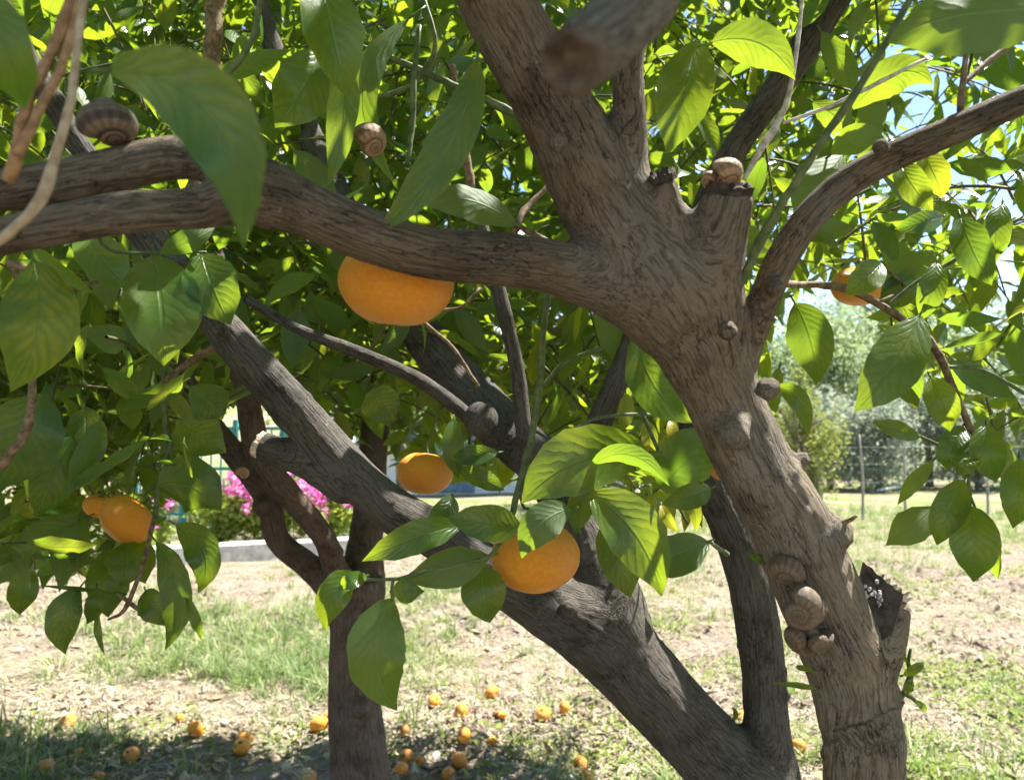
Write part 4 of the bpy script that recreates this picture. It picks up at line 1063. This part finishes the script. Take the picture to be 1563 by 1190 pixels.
def snail(p, size, mat, label, tilt, spin, group="snails stuck to the tree"):
    e = link("snail", None, None, p)
    view = Vector(CAM - np.asarray(p)).normalized()
    q = view.to_track_quat('Z', 'Y')
    q = q @ Quaternion((1, 0, 0), tilt[0]) @ Quaternion((0, 1, 0), tilt[1]) @ Quaternion((0, 0, 1), spin)
    e.rotation_mode = 'QUATERNION'; e.rotation_quaternion = q; e.scale = (size,) * 3
    tag(e, label, "snail", group)
    for nm, me in (("shell", SN[mat]), ("foot", FOOT)):
        o = bpy.data.objects.new(nm, me); COL.objects.link(o); o.parent = e
    return e
def sz(px, d): return px * d / FPX
snail(P(1205, 873, .555), sz(62, .55), 'n', "plain brown snail sealed to the trunk, topmost of the cluster", (.9, -.3), 2.4)
snail(P(1222, 932, .545), sz(74, .54), 'n', "largest banded snail in the trunk cluster with its spiral showing", (.45, -.15), .6)
snail(P(1250, 928, .55), sz(42, .55), 'n', "small snail wedged beside the largest banded snail", (.3, 1.0), 3.3)
snail(P(1218, 974, .56), sz(56, .55), 'n', "snail half hidden underneath the largest banded snail", (.8, -.7), 4.4)
snail(P(1250, 978, .553), sz(46, .55), 'n', "striped snail at the bottom of the trunk cluster", (.9, .5), 5.2)
snail(P(1110, 268, .478), sz(56, .48), 'p', "cream and tan snail resting on top of the sawn stub", (.9, .4), 1.0)
snail(P(1086, 276, .482), sz(36, .48), 'p', "little tan snail beside the cream snail on the sawn stub", (.6, -.6), 3.0)
snail(P(566, 218, .56), sz(60, .56), 'p', "reddish tan snail clinging to a hanging leaf above the limb", (.5, .5), 1.4)
snail(P(172, 194, .40), sz(92, .39), 'd', "dark brown snail sitting on the upper limb among dry twigs", (.9, .2), 2.0)
snail(P(371, 722, 1.40), sz(24, 1.40), 'p', "tiny pale coiled snail on the reddish trunk fork", (.2, .2), 2.0)

# ------------------------------------------------------------------ ground cover
def wedge(n, d0, d1, g, x0=-160, x1=1720, power=1.0):
    """points on the ground the camera could see, about evenly spread"""
    d = np.sqrt(g.uniform(d0 ** 2, d1 ** 2, n)) if power == 1 else d0 * (d1 / d0) ** g.random(n)
    px = g.uniform(x0, x1, n)
    return (px - 781.5) / FPX * d, d
M_GRASS = tint_mat("grass_blades", (0.075, 0.145, 0.04), (0.17, 0.25, 0.07), (0.50, 0.43, 0.26), 0.55, 0.30, (0.28, 0.42, 0.09))
M_STRAW = tint_mat("dry_straw", (0.27, 0.215, 0.15), (0.46, 0.40, 0.30), (0.16, 0.11, 0.075), 0.85)
M_WEED = tint_mat("low_weeds", (0.07, 0.13, 0.02), (0.20, 0.27, 0.04), (0.30, 0.30, 0.06), 0.6, 0.30, (0.30, 0.42, 0.05))
M_CLOD = tint_mat("soil_clods", (0.24, 0.165, 0.11), (0.40, 0.31, 0.225), (0.44, 0.39, 0.32), 0.95)
def blades(n, x, y, h, w, lean, g, base_tint, name, mat, label, a=None):
    z = ground_z(x, y) - .004
    if a is None: a = g.uniform(0, 2 * math.pi, n)
    f = np.stack([np.cos(a), np.sin(a), 0 * a], -1); s = np.stack([-np.sin(a), np.cos(a), 0 * a], -1)
    o = np.stack([x, y, z], -1); up = np.array([0, 0, 1.0]); lv = []
    for t, ww in ((0, .8), (.35, 1.0), (.7, .7)):
        c = o + f * (h * lean * t * t)[:, None] + up * (h * (t - .45 * lean * t * t))[:, None]
        lv += [c - s * (w * ww / 2)[:, None], c + s * (w * ww / 2)[:, None]]
    lv.append(o + f * (h * lean)[:, None] + up * (h * (1 - .45 * lean))[:, None])
    V = np.stack(lv, 1).reshape(-1, 3); b = np.arange(n) * 7
    F = np.vstack([np.stack([b, b + 1, b + 3, b + 2], -1), np.stack([b + 2, b + 3, b + 5, b + 4], -1)]); T = np.stack([b + 4, b + 5, b + 6], -1)
    me = fast_mesh(name, V, [F, T], mat, {'tint': ('FLOAT_COLOR', np.repeat(base_tint, 7, axis=0))})
    return tag(link(name, me), label, "grass", kind="stuff")
g = np.random.default_rng(7)
def leftpatch(x, y):
    return np.exp(-((x + 1.35) / .65) ** 2 - ((y - 4.3) / .75) ** 2) + .9 * np.exp(-((x + .95) / .45) ** 2 - ((y - 3.7) / .5) ** 2) + .6 * np.exp(-((x + .6) / .5) ** 2 - ((y - 5.3) / .5) ** 2)
N = 17000
cx, cy_ = wedge(N, 2.1, 13, g, power=2)
dn = fbm(np.stack([cx, cy_, 0 * cx], -1) * 1.25, 3, 51); lp = leftpatch(cx, cy_)
prob = np.clip((dn - .43) * 4, 0.03, 1) * .55 + lp + np.clip((cy_ - 7) / 4, 0, .7) - 1.2 * np.exp(-((cx + 1.55) / .5) ** 2 - ((cy_ - 3.25) / .35) ** 2)
kp = g.random(N) < prob; cx, cy_, lp = cx[kp], cy_[kp], np.clip(lp[kp], 0, 1)
nb = g.integers(6, 30, len(cx)); ci = np.repeat(np.arange(len(cx)), nb); n = len(ci)
big = g.uniform(.6, 1.4, len(cx)) * (1 + .25 * lp) * (1 + .8 * np.clip((cy_ - 7.5) / 3, 0, 1)) * np.where(g.random(len(cx)) < .12, 1.8, 1)
sp_ = (.010 + .020 * g.random(len(cx)))[ci]; ox, oy = g.normal(0, 1, n) * sp_, g.normal(0, 1, n) * sp_
x, y = cx[ci] + ox, cy_[ci] + oy
ang_ = np.arctan2(oy, ox) + g.normal(0, .7, n)
h = g.uniform(.025, .085, n) * big[ci]
dry = np.clip(g.normal(.38, .30, len(cx)) - .25 * lp, 0, 1)[ci]
t = np.zeros((n, 4)); t[:, 0] = np.clip(g.random(len(cx))[ci] * .7 + g.random(n) * .4, 0, 1); t[:, 1] = np.clip(dry + g.normal(0, .18, n), 0, 1); t[:, 3] = 1
blades(n, x, y, h, g.uniform(.0025, .0065, n), g.uniform(.15, 1.5, n), g, t, "grass", M_GRASS, "patchy green and yellowing grass blades on the orchard ground", ang_)
print("grass", n)
# coarse grass tuft at the edge of the picture
x = -1.82 + g.normal(0, .06, 260); y = 2.66 + g.normal(0, .07, 260); n = 260
t = np.zeros((n, 4)); t[:, 0] = g.random(n) * .5; t[:, 1] = g.random(n) * .25; t[:, 3] = 1
tu = blades(n, x, y, g.uniform(.10, .26, n), g.uniform(.004, .008, n), g.uniform(.05, .6, n), g, t, "grass_tuft", M_GRASS, "tall dark grass tuft standing in the shadow beside bare soil")
del tu["kind"]; tu["category"] = "grass tuft"
# straw lying flat
N = 85000
x, y = wedge(N, 2.1, 8.5, g, power=2)
keep = g.random(N) < np.clip(.35 + 1.6 * (fbm(np.stack([x, y, 0 * x], -1) * 1.6, 3, 61) - .36), .08, 1); x, y = x[keep], y[keep]; n = len(x)
z = ground_z(x, y) + g.uniform(.001, .014, n)
a = g.uniform(0, 6.28, n); l = g.uniform(.012, .060, n); w = g.uniform(.0018, .0050, n); e = g.normal(0, .25, n)
dv = np.stack([np.cos(a), np.sin(a), e], -1) * l[:, None] / 2; sv = np.stack([-np.sin(a), np.cos(a), g.normal(0, .3, n)], -1) * w[:, None] / 2
o = np.stack([x, y, z], -1); m1 = o + np.array([0, 0, 1]) * (l * .08)[:, None]
V = np.stack([o - dv - sv, o - dv + sv, m1 + sv, m1 - sv, o + dv + sv, o + dv - sv], 1).reshape(-1, 3); b = np.arange(n) * 6
t = np.zeros((n, 4)); t[:, 0] = g.random(n); t[:, 1] = np.where(g.random(n) < .16, 1, 0) * g.random(n); t[:, 3] = 1
tag(link("straw", fast_mesh("straw", V, np.vstack([np.stack([b, b + 1, b + 2, b + 3], -1), np.stack([b + 3, b + 2, b + 4, b + 5], -1)]), M_STRAW, {'tint': ('FLOAT_COLOR', np.repeat(t, 6, axis=0))})), "pale dry straw and mown stalks strewn over the soil", "straw", kind="stuff")
# low broad-leaved weeds
N = 110000
x, y = wedge(N, 2.1, 11, g, power=2)
q = np.stack([x, y, 0 * x], -1)
rightish = np.clip((x - .1) / 1.0, 0, 1)
pr = np.clip((fbm(q * 2.2, 3, 71) - .41) * 5, 0, 1) * (.20 + .80 * rightish) + np.clip((fbm(q * 5, 2, 77) - .52) * 5, 0, .5) * .4
keep = g.random(N) < pr; x, y = x[keep], y[keep]; n = len(x)
z = ground_z(x, y) + g.uniform(.004, .035, n); a = g.uniform(0, 6.28, n); l = g.uniform(.010, .026, n); el = g.uniform(-.2, .9, n)
dv = np.stack([np.cos(a), np.sin(a), el], -1) * l[:, None]; sv = np.stack([-np.sin(a), np.cos(a), g.normal(0, .3, n)], -1) * (l * .36)[:, None]; o = np.stack([x, y, z], -1)
V = np.stack([o, o + dv * .45 + sv, o + dv, o + dv * .45 - sv, o + dv * .5 - np.array([0, 0, .003])], 1).reshape(-1, 3); b = np.arange(n) * 5
t = np.zeros((n, 4)); t[:, 0] = g.random(n); t[:, 1] = g.random(n) * .5; t[:, 3] = 1
tag(link("low_weeds", fast_mesh("low_weeds", V, np.vstack([np.stack([b, b + 4, b + 1], -1), np.stack([b + 1, b + 4, b + 2], -1), np.stack([b + 4, b + 3, b + 2], -1), np.stack([b, b + 3, b + 4], -1)]), M_WEED, {'tint': ('FLOAT_COLOR', np.repeat(t, 5, axis=0))})), "low bright green broad-leaved weeds between the dry stalks", "weeds", kind="stuff")
# clods and small stones
N = 16000
x, y = wedge(N, 2.1, 7.5, g, power=2)
q = np.stack([x, y, 0 * x], -1)
keep = g.random(N) < np.clip((vnoise(q * 1.3, 9) - .40) * 3, .06, 1); x, y = x[keep], y[keep]; n = len(x)
oc = np.array([(1, 0, 0), (0, 1, 0), (-1, 0, 0), (0, -1, 0), (0, 0, 1), (0, 0, -1), (.6, .6, .5), (-.6, .6, .45), (-.6, -.6, .5), (.6, -.6, .55)], float)
of = np.array([(0, 6, 4), (6, 1, 4), (1, 7, 4), (7, 2, 4), (2, 8, 4), (8, 3, 4), (3, 9, 4), (9, 0, 4), (0, 1, 6), (1, 2, 7), (2, 3, 8), (3, 0, 9)])
sz_ = g.exponential(.006, n) + .003; sz_ = np.minimum(sz_, .022)
V = oc[None] * (1 + g.normal(0, .22, (n, 10, 1))) * (sz_[:, None] * g.uniform(.6, 1.2, (n, 3)))[:, None, :] + np.stack([x, y, ground_z(x, y) + sz_ * .15], -1)[:, None, :]
t = np.zeros((n, 4)); t[:, 0] = g.random(n); t[:, 1] = np.where(g.random(n) < .12, 1, 0); t[:, 3] = 1
tag(link("soil_clods", fast_mesh("soil_clods", V.reshape(-1, 3), (of[None] + (np.arange(n) * 10)[:, None, None]).reshape(-1, 3), M_CLOD, {'tint': ('FLOAT_COLOR', np.repeat(t, 10, axis=0))}, False)), "crumbled brown soil clods and pale little stones", "soil", kind="stuff")
# dead leaves
N = 1500
x, y = wedge(N, 2.1, 5.5, g, power=2)
mats = []
for i in range(N):
    ax = unit(np.array([g.normal(), g.normal(), g.normal(0, .25)])); nr = np.array([g.normal(0, .35), g.normal(0, .35), 1.0]); nr = unit(nr - ax * (nr @ ax)); ll = g.uniform(.025, .07)
    m = np.eye(4); m[:3, 0] = np.cross(ax, nr) * ll; m[:3, 1] = ax * ll; m[:3, 2] = nr * ll; m[:3, 3] = (x[i], y[i], 0); mats.append(m)
mats = np.array(mats); mats[:, 2, 3] = ground_z(x, y) + .008
M_DEAD = tint_mat("dead_leaves", (0.30, 0.20, 0.11), (0.50, 0.40, 0.26), (0.36, 0.33, 0.12), 0.8)
VV = []; FF = []; off = 0; TT = []
kk = g.integers(0, len(TPL), N)
for k in range(len(TPL)):
    v, f, uv = TPL[k]; idx = np.where(kk == k)[0]; mm = mats[idx]
    VV.append((np.einsum('nij,vj->nvi', mm[:, :3, :3], v) + mm[:, None, :3, 3]).reshape(-1, 3)); FF.append((f[None] + (np.arange(len(idx)) * len(v))[:, None, None]).reshape(-1, 4) + off); off += len(idx) * len(v)
    tt = np.zeros((len(idx), 4)); tt[:, 0] = g.random(len(idx)); tt[:, 1] = g.random(len(idx)) * .6; tt[:, 3] = 1; TT.append(np.repeat(tt, len(v), axis=0))
tag(link("dead_leaves", fast_mesh("dead_leaves", np.vstack(VV), np.vstack(FF), M_DEAD, {'tint': ('FLOAT_COLOR', np.vstack(TT))})), "curled tan dead leaves scattered among the straw", "leaves", kind="stuff")

# ------------------------------------------------------------------ farther trees, shrubs
def leaf_cloud(n, pts, ln, g, up=.5, wid=.45):
    ax = unit(g.normal(0, 1, (n, 3)) + np.array([0, 0, -.2])); nr = g.normal(0, .8, (n, 3)) + np.array([0, 0, up]); nr = unit(nr - ax * (nr * ax).sum(1, keepdims=True)); sd = np.cross(ax, nr)
    l = g.uniform(ln * .6, ln * 1.3, n)[:, None]
    V = np.stack([pts, pts + ax * l * .45 + sd * l * wid / 2 + nr * l * .06, pts + ax * l, pts + ax * l * .45 - sd * l * wid / 2 + nr * l * .06], 1).reshape(-1, 3)
    b = np.arange(n) * 4
    T = np.vstack([np.stack([b, b + 2, b + 1], -1), np.stack([b, b + 3, b + 2], -1)])
    return V, T
def crown_points(n, c, rad, g, lobes=9, hollow=.35):
    lc = unit(g.normal(0, 1, (lobes, 3))) * g.uniform(.25, .75, (lobes, 1)); lr = g.uniform(.28, .52, lobes)
    k = g.integers(0, lobes, n); r = g.random(n) ** .45
    p = lc[k] + unit(g.normal(0, 1, (n, 3))) * (lr[k] * r)[:, None]
    return c + p * np.asarray(rad)
M_FOL = {}
def fol(name, a, b, t, tf=.32):
    M_FOL[name] = tint_mat(name, a, b, None, .55, tf, t); return M_FOL[name]
F_OLIVE = fol("olive_foliage", (0.14, 0.19, 0.10), (0.30, 0.37, 0.20), (0.36, 0.45, 0.20), .38)
F_GREY = fol("grey_scrub_foliage", (0.18, 0.215, 0.17), (0.34, 0.38, 0.30), (0.36, 0.42, 0.28), .38)
F_LIME = fol("light_green_foliage", (0.055, 0.12, 0.02), (0.15, 0.23, 0.035), (0.34, 0.48, 0.05), .36)
F_YEL = fol("yellow_green_foliage", (0.12, 0.17, 0.035), (0.27, 0.30, 0.07), (0.42, 0.46, 0.08), .30)
M_TRUNKF = simple_mat("far_tree_bark", (0.10, 0.08, 0.06), (0.22, 0.18, 0.14), 12, .9, .01, (1, 1, .25))
def far_tree(x, y, h, wid, mat, label, g, n=2600, ln=.12, name="olive_tree", cat="tree", group=None, lowc=.35, lobes=10):
    z0 = float(ground_z(np.array([x]), np.array([y]))[0]); e = tag(empty(name, (x, y, z0)), label, cat, group)
    L = np.array([x, y, z0]); s = Soup()
    top = np.array([x + g.normal(0, .1), y, z0 + h * .55])
    sp = spline(np.array([[x, y, z0 - .1], [x + g.normal(0, .05) * h * .3, y, z0 + h * .25], list(top)]), .2); V, F, T = tube(sp, np.linspace(h * .035, h * .018, len(sp)), 8); s.add(V, F, T)
    for k in range(5):
        a = 6.28 * k / 5 + g.random(); q = top - np.array([0, 0, h * g.uniform(.05, .25)])
        en = top + np.array([math.cos(a) * wid * .32, math.sin(a) * wid * .32, h * g.uniform(.02, .25)])
        sp = spline(np.array([list(q), list((q + en) / 2 + np.array([0, 0, .05 * h])), list(en)]), .2); V, F, T = tube(sp, np.linspace(h * .014, h * .005, len(sp)), 5); s.add(V, F, T)
    link("trunk", s.mesh("trunk", M_TRUNKF, True, L), e, L)
    zc = z0 + h * (lowc + 1) / 2
    p = crown_points(n, np.array([x, y, zc]), (wid / 2, wid / 2, h * (1 - lowc) / 2), g, lobes)
    V, T = leaf_cloud(n, p, ln, g)
    t = np.zeros((n, 4)); t[:, 0] = g.random(n); t[:, 3] = 1
    link("crown", fast_mesh("crown", V - L, T, mat, {'tint': ('FLOAT_COLOR', np.repeat(t, 4, axis=0))}), e, L)
    return e
g = np.random.default_rng(21)
def PX(px, d): return (px - 781.5) / FPX * d
# grey scrub and olives on the slope beyond the fence
sl_ = [(1215, 26, 5.2, 4.2, 0), (1300, 24, 5.0, 4.2, 0), (1385, 27, 7.0, 5.4, 0), (1470, 25, 6.4, 5.0, 0), (1560, 28, 7.4, 5.6, 0), (1660, 25, 6.6, 5, 0), (1130, 28, 5.8, 4.6, 0), (1040, 30, 5.8, 4.8, 0), (1250, 34, 7.4, 6, 0), (1345, 36, 8.2, 6, 0),
       (1265, 19, 2.6, 2.6, 1), (1340, 18, 2.6, 2.8, 1), (1415, 19.5, 2.9, 2.9, 1), (1490, 18.5, 2.7, 2.8, 1), (1570, 19, 2.9, 2.8, 1), (1190, 20, 2.7, 2.6, 1)]
for k, (px, d, h, w, kd) in enumerate(sl_):
    far_tree(PX(px, d), d, h, w, F_GREY if kd else F_OLIVE, "dusty grey scrub bush in the row in front of the olive trees" if kd else "soft grey-green olive tree on the slope beyond the wire fence", g, 4800, .13 if kd else .19, "scrub_bush" if kd else "olive_tree", "bush" if kd else "tree", "grey scrub bushes on the slope" if kd else "olive trees on the slope", -.12 if kd else .06, 16)
far_tree(PX(1236, 10.4), 10.4, 2.05, .95, F_YEL, "upright yellowish-green bush standing beside the fence post", g, 5200, .055, "upright_bush", "bush", None, .0, 14)
# sunny trees and hedge behind the flower bed
for k, (px, d, h, w) in enumerate([(-120, 10.5, 3.4, 3.2), (90, 11.5, 3.8, 3.2), (270, 12.0, 3.6, 3.0), (455, 11.2, 3.9, 3.0), (620, 12.5, 3.6, 2.8), (900, 13.5, 3.6, 3.0), (1010, 12.0, 3.2, 2.6)]):
    far_tree(PX(px, d), d, h, w, F_LIME, "sunlit light green garden tree behind the flower bed", g, 3600, .11, "garden_tree", "tree", "sunlit garden trees", .22, 12)

# ------------------------------------------------------------------ flower bed, kerb, garden fence, house
M_KERB = simple_mat("rough_kerb_concrete", (0.36, 0.34, 0.31), (0.56, 0.53, 0.48), 14, .9, .006)
kerb = empty("kerb", (-2.7, 6.5, 0)); kerb["kind"] = "structure"
k0, k1 = np.array([-6.6, 4.75]), np.array([-1.35, 7.55])
dirk = (k1 - k0) / np.linalg.norm(k1 - k0); ang = math.atan2(dirk[1], dirk[0]); Lk = np.linalg.norm(k1 - k0); nb_ = int(Lk / .62)
for k in range(nb_):
    c = k0 + dirk * (k + .5) * Lk / nb_; l = Lk / nb_ - .02 - .01 * random.random(); hz = .20 + .02 * random.random(); z = float(ground_z(c[0:1], c[1:2])[0])
    V, F = box(0, 0, 0, l, .15, hz, ang + random.uniform(-.015, .015), .018); s = Soup(); s.add(V, F)
    pt = np.array([c[0], c[1], z + hz / 2 - .06]); link("kerb_block", s.mesh("kerb_block", M_KERB, False), kerb, pt)
M_PET = tint_mat("pink_petals", (0.62, 0.085, 0.36), (0.80, 0.30, 0.58), (0.85, 0.55, 0.70), .6, .25, (0.85, 0.25, 0.55))
F_GER = fol("geranium_foliage", (0.15, 0.22, 0.04), (0.32, 0.37, 0.09), (0.50, 0.62, 0.09), .40)
def flower_bush(px, d, h, w, label, g, bloom=1.0):
    x, y = PX(px, d), d; z0 = float(ground_z(np.array([x]), np.array([y]))[0]); L = np.array([x, y, z0]); e = tag(empty("flower_bush", L), label, "flower bush", "pink flowering bushes in the bed")
    n = 2600; p = crown_points(n, L + np.array([0, 0, h * .48]), (w / 2, w / 2.2, h * .5), g, 14); p[:, 2] = np.maximum(p[:, 2], z0 + .02)
    V, T = leaf_cloud(n, p, .05, g, .8, .8); t = np.zeros((n, 4)); t[:, 0] = g.random(n); t[:, 3] = 1
    o = link("foliage", fast_mesh("foliage", V - L, T, F_GER, {'tint': ('FLOAT_COLOR', np.repeat(t, 4, axis=0))}), e, L); o["kind"] = "stuff"
    s = Soup()
    for k in range(16):
        a = g.random() * 6.28; r = g.random() * w * .4
        sp = spline(np.array([[x, y, z0], [x + math.cos(a) * r * .5, y + math.sin(a) * r * .5, z0 + h * .5], [x + math.cos(a) * r, y + math.sin(a) * r, z0 + h * .95]]), .1)
        V, F, T = tube(sp, np.linspace(.008, .004, len(sp)), 5); s.add(V, F, T)
    link("stem", s.mesh("stem", M_TWIG_G, True, L), e, L)
    for k in range(int(30 * bloom)):
        a = g.random() * 6.28; r = math.sqrt(g.random()) * .5
        cz = z0 + h * (.50 + .60 * math.sqrt(max(0, 1 - (r * 1.8) ** 2)) * g.random() ** .4 + .04)
        c = np.array([x + math.cos(a) * r * w, y - abs(math.sin(a)) * r * w * 1.0, cz]); m_ = 24
        pp_ = c + unit(g.normal(0, 1, (m_, 3))) * g.uniform(.014, .046, (m_, 1)); V, T = leaf_cloud(m_, pp_, .044, g, .3, .9)
        t = np.zeros((m_, 4)); t[:, 0] = g.random(m_); t[:, 1] = (g.random(m_) < .3) * .8; t[:, 3] = 1
        link("blossom", fast_mesh("blossom", V - c, T, M_PET, {'tint': ('FLOAT_COLOR', np.repeat(t, 4, axis=0))}), e, c)
flower_bush(40, 6.6, .5, 1.0, "low flowering bush with few blooms behind the kerb end", g, .35)
flower_bush(205, 7.0, .55, .9, "low leafy flowering bush half hidden by the hanging orange", g, .5)
flower_bush(345, 7.5, .74, .95, "bushy geranium covered in bright pink blooms beside the teal post", g, 1.5)
flower_bush(432, 7.8, .72, .9, "pink flowering bush seen between the forked limbs", g, 1.4)
flower_bush(508, 8.1, .62, .8, "small pink flowering bush at the foot of the white pillar", g, 1.5)
M_TEAL = simple_mat("teal_metal_paint", (0.02, 0.16, 0.15), (0.035, 0.22, 0.20), 20, .45)
M_WALLW = simple_mat("white_render", (0.62, 0.62, 0.60), (0.78, 0.78, 0.76), 6, .85, .002)
gf_ = tag(empty("metal_fence", (PX(430, 9.0), 9.0, 0)), "teal painted metal garden fence behind the pink flowers", "fence")
for k, px in enumerate([210, 284, 360, 432, 500]):
    V, F = box(0, 0, 0, .05, .05, 1.35, 0, .005); s = Soup(); s.add(V, F); link("post", s.mesh("post", M_TEAL, False), gf_, (PX(px, 9.0), 9.0, .62))
for zz in (.25, .75, 1.2):
    V, F = box(0, 0, 0, PX(500, 9) - PX(210, 9), .03, .035, 0, .004); s = Soup(); s.add(V, F); link("rail", s.mesh("rail", M_TEAL, False), gf_, (PX(355, 9.0), 9.03, zz))
for k in range(19):
    V, F = box(0, 0, 0, .016, .016, 1.15, 0, .002); s = Soup(); s.add(V, F); link("bar", s.mesh("bar", M_TEAL, False), gf_, (PX(214 + k * 15.3, 9.0), 9.055, .62))
pil = tag(empty("gate_pillar", (PX(524, 9), 9.0, 0)), "white rendered gate pillar at the end of the teal fence", "pillar")
for nm, (sx, h, zc) in (("shaft", (.22, 1.5, .72)), ("cap", (.30, .08, 1.51))):
    V, F = box(0, 0, 0, sx, sx, h, 0, .01); s = Soup(); s.add(V, F); link(nm, s.mesh(nm, M_WALLW, False), pil, (PX(524, 9), 9.0, zc))
# house behind the garden trees
M_ROOF = simple_mat("clay_roof", (0.30, 0.13, 0.075), (0.45, 0.22, 0.13), 6, .9, .01)
M_BLUE = simple_mat("blue_grey_shutter", (0.10, 0.16, 0.24), (0.17, 0.25, 0.34), 10, .6)
M_GLASS = simple_mat("dark_window_glass", (0.03, 0.045, 0.06), (0.07, 0.09, 0.11), 3, .12, spec=.6)
hx, hy = PX(770, 17), 17.0; zb = float(ground_z(np.array([hx]), np.array([hy]))[0])
hs = tag(empty("house", (hx, hy + 2, zb)), "low white house with blue shutters behind the garden trees", "house")
def part(nm, parent, c, s3, mat, bev=.01):
    V, F = box(0, 0, 0, *s3, 0, bev); s = Soup(); s.add(V, F); return link(nm, s.mesh(nm, mat, False), parent, c)
part("wall", hs, (hx, hy + 2, zb + 1.35), (6.6, 4.0, 2.9), M_WALLW)
s = Soup(); s.add(np.array([(-3.6, -2.3, 0), (3.6, -2.3, 0), (3.6, 2.3, 0), (-3.6, 2.3, 0), (-3.6, 0, 1.1), (3.6, 0, 1.1), (-3.6, -2.3, -.1), (3.6, -2.3, -.1), (3.6, 2.3, -.1), (-3.6, 2.3, -.1)], float), np.array([(0, 1, 5, 4), (2, 3, 4, 5), (6, 7, 1, 0), (8, 9, 3, 2), (9, 8, 7, 6)]), np.array([(3, 0, 4), (1, 2, 5), (9, 6, 0), (9, 0, 3), (7, 8, 2), (7, 2, 1)])); link("roof", s.mesh("roof", M_ROOF, False), hs, (hx, hy + 2, zb + 2.92))
for wx in (-2.2, .1, 2.2):
    wd = part("window", hs, (hx + wx, hy - .01, zb + 1.35), (.9, .06, 1.1), M_WALLW); part("pane", wd, (hx + wx, hy - .05, zb + 1.35), (.76, .03, .96), M_GLASS, .002)
    for sgn in (-1, 1): part("shutter", wd, (hx + wx + sgn * .66, hy - .035, zb + 1.35), (.40, .05, 1.1), M_BLUE, .004)
dr = part("door", hs, (hx - 1.05, hy - .02, zb + 1.0), (.85, .06, 2.0), M_BLUE); part("handle", dr, (hx - .75, hy - .08, zb + 1.0), (.03, .06, .10), M_TEAL, .004)

# ------------------------------------------------------------------ wire fence at the right
M_POST = simple_mat("weathered_post_wood", (0.22, 0.20, 0.17), (0.38, 0.35, 0.31), 30, .9, .002, (1, 1, .15))
M_WIRE = simple_mat("dull_wire", (0.30, 0.30, 0.30), (0.45, 0.45, 0.44), 20, .5)
wf = tag(empty("wire_fence", (PX(1312, 11.0), 11.0, 0)), "thin wire fence on slim pale posts across the meadow", "fence")
ps = []
for k, (px, d, h) in enumerate([(1180, 11.2, 1.1), (1252, 11.4, .95), (1312, 11.0, 1.15), (1376, 11.2, 1.25), (1502, 11.6, 1.1), (1570, 11.8, 1.1), (1640, 12, 1.1)]):
    x = PX(px, d); z0 = float(ground_z(np.array([x]), np.array([d]))[0])
    sp = spline(np.array([[0, 0, -.15], [random.uniform(-.02, .02), 0, h * .5], [random.uniform(-.04, .04), 0, h]]), .12)
    V, F, T = tube(sp, np.linspace(.020, .016, len(sp)), 7); s = Soup(); s.add(V, F, T); link("post", s.mesh("post", M_POST, True), wf, (x, d, z0)); ps.append((x, d, z0))
for zz in (.25, .5, .75, .98):
    sp = spline(np.array([[a, b - .03, c + zz - .0] for a, b, c in ps]), .3); sp[:, 2] -= .02 * np.abs(np.sin(np.arange(len(sp)) * .6))
    V, F, T = tube(sp, np.full(len(sp), .0018), 5); s = Soup(); s.add(V, F, T); p0 = np.array(ps[0]); link("wire", s.mesh("wire", M_WIRE, True, p0), wf, p0)
M_PIPE = simple_mat("white_plastic_pipe", (0.60, 0.60, 0.58), (0.78, 0.78, 0.76), 8, .5)
for k, (a, b, lab) in enumerate((((1340, 752), (1412, 742), "longer white pipe lying in the meadow beyond the wire fence"), ((1362, 745), (1402, 752), "shorter white pipe crossing the longer one in the meadow"))):
    q0, _ = on_ground(*a); q1, _ = on_ground(*b); q0[2] += .06 + .05 * k; q1[2] += .06 + .05 * k
    sp = np.linspace(q0, q1, 8); t_, x_, y_ = frames(sp); Vo, Fo, _ = tube(sp, np.full(8, .032), 12, False); Vi, Fi, _ = tube(sp, np.full(8, .027), 12, False); s = Soup(); s.add(Vo, Fo); s.add(Vi, Fi[:, ::-1])
    b0 = len(Vo); rim = np.array([(j, (j + 1) % 12, b0 + (j + 1) % 12, b0 + j) for j in range(12)]); e_ = 7 * 12
    s.q.append(rim[:, ::-1]); s.q.append(rim + e_)
    tag(link("pipe", s.mesh("pipe", M_PIPE, True, q0), None, q0), lab, "pipe")
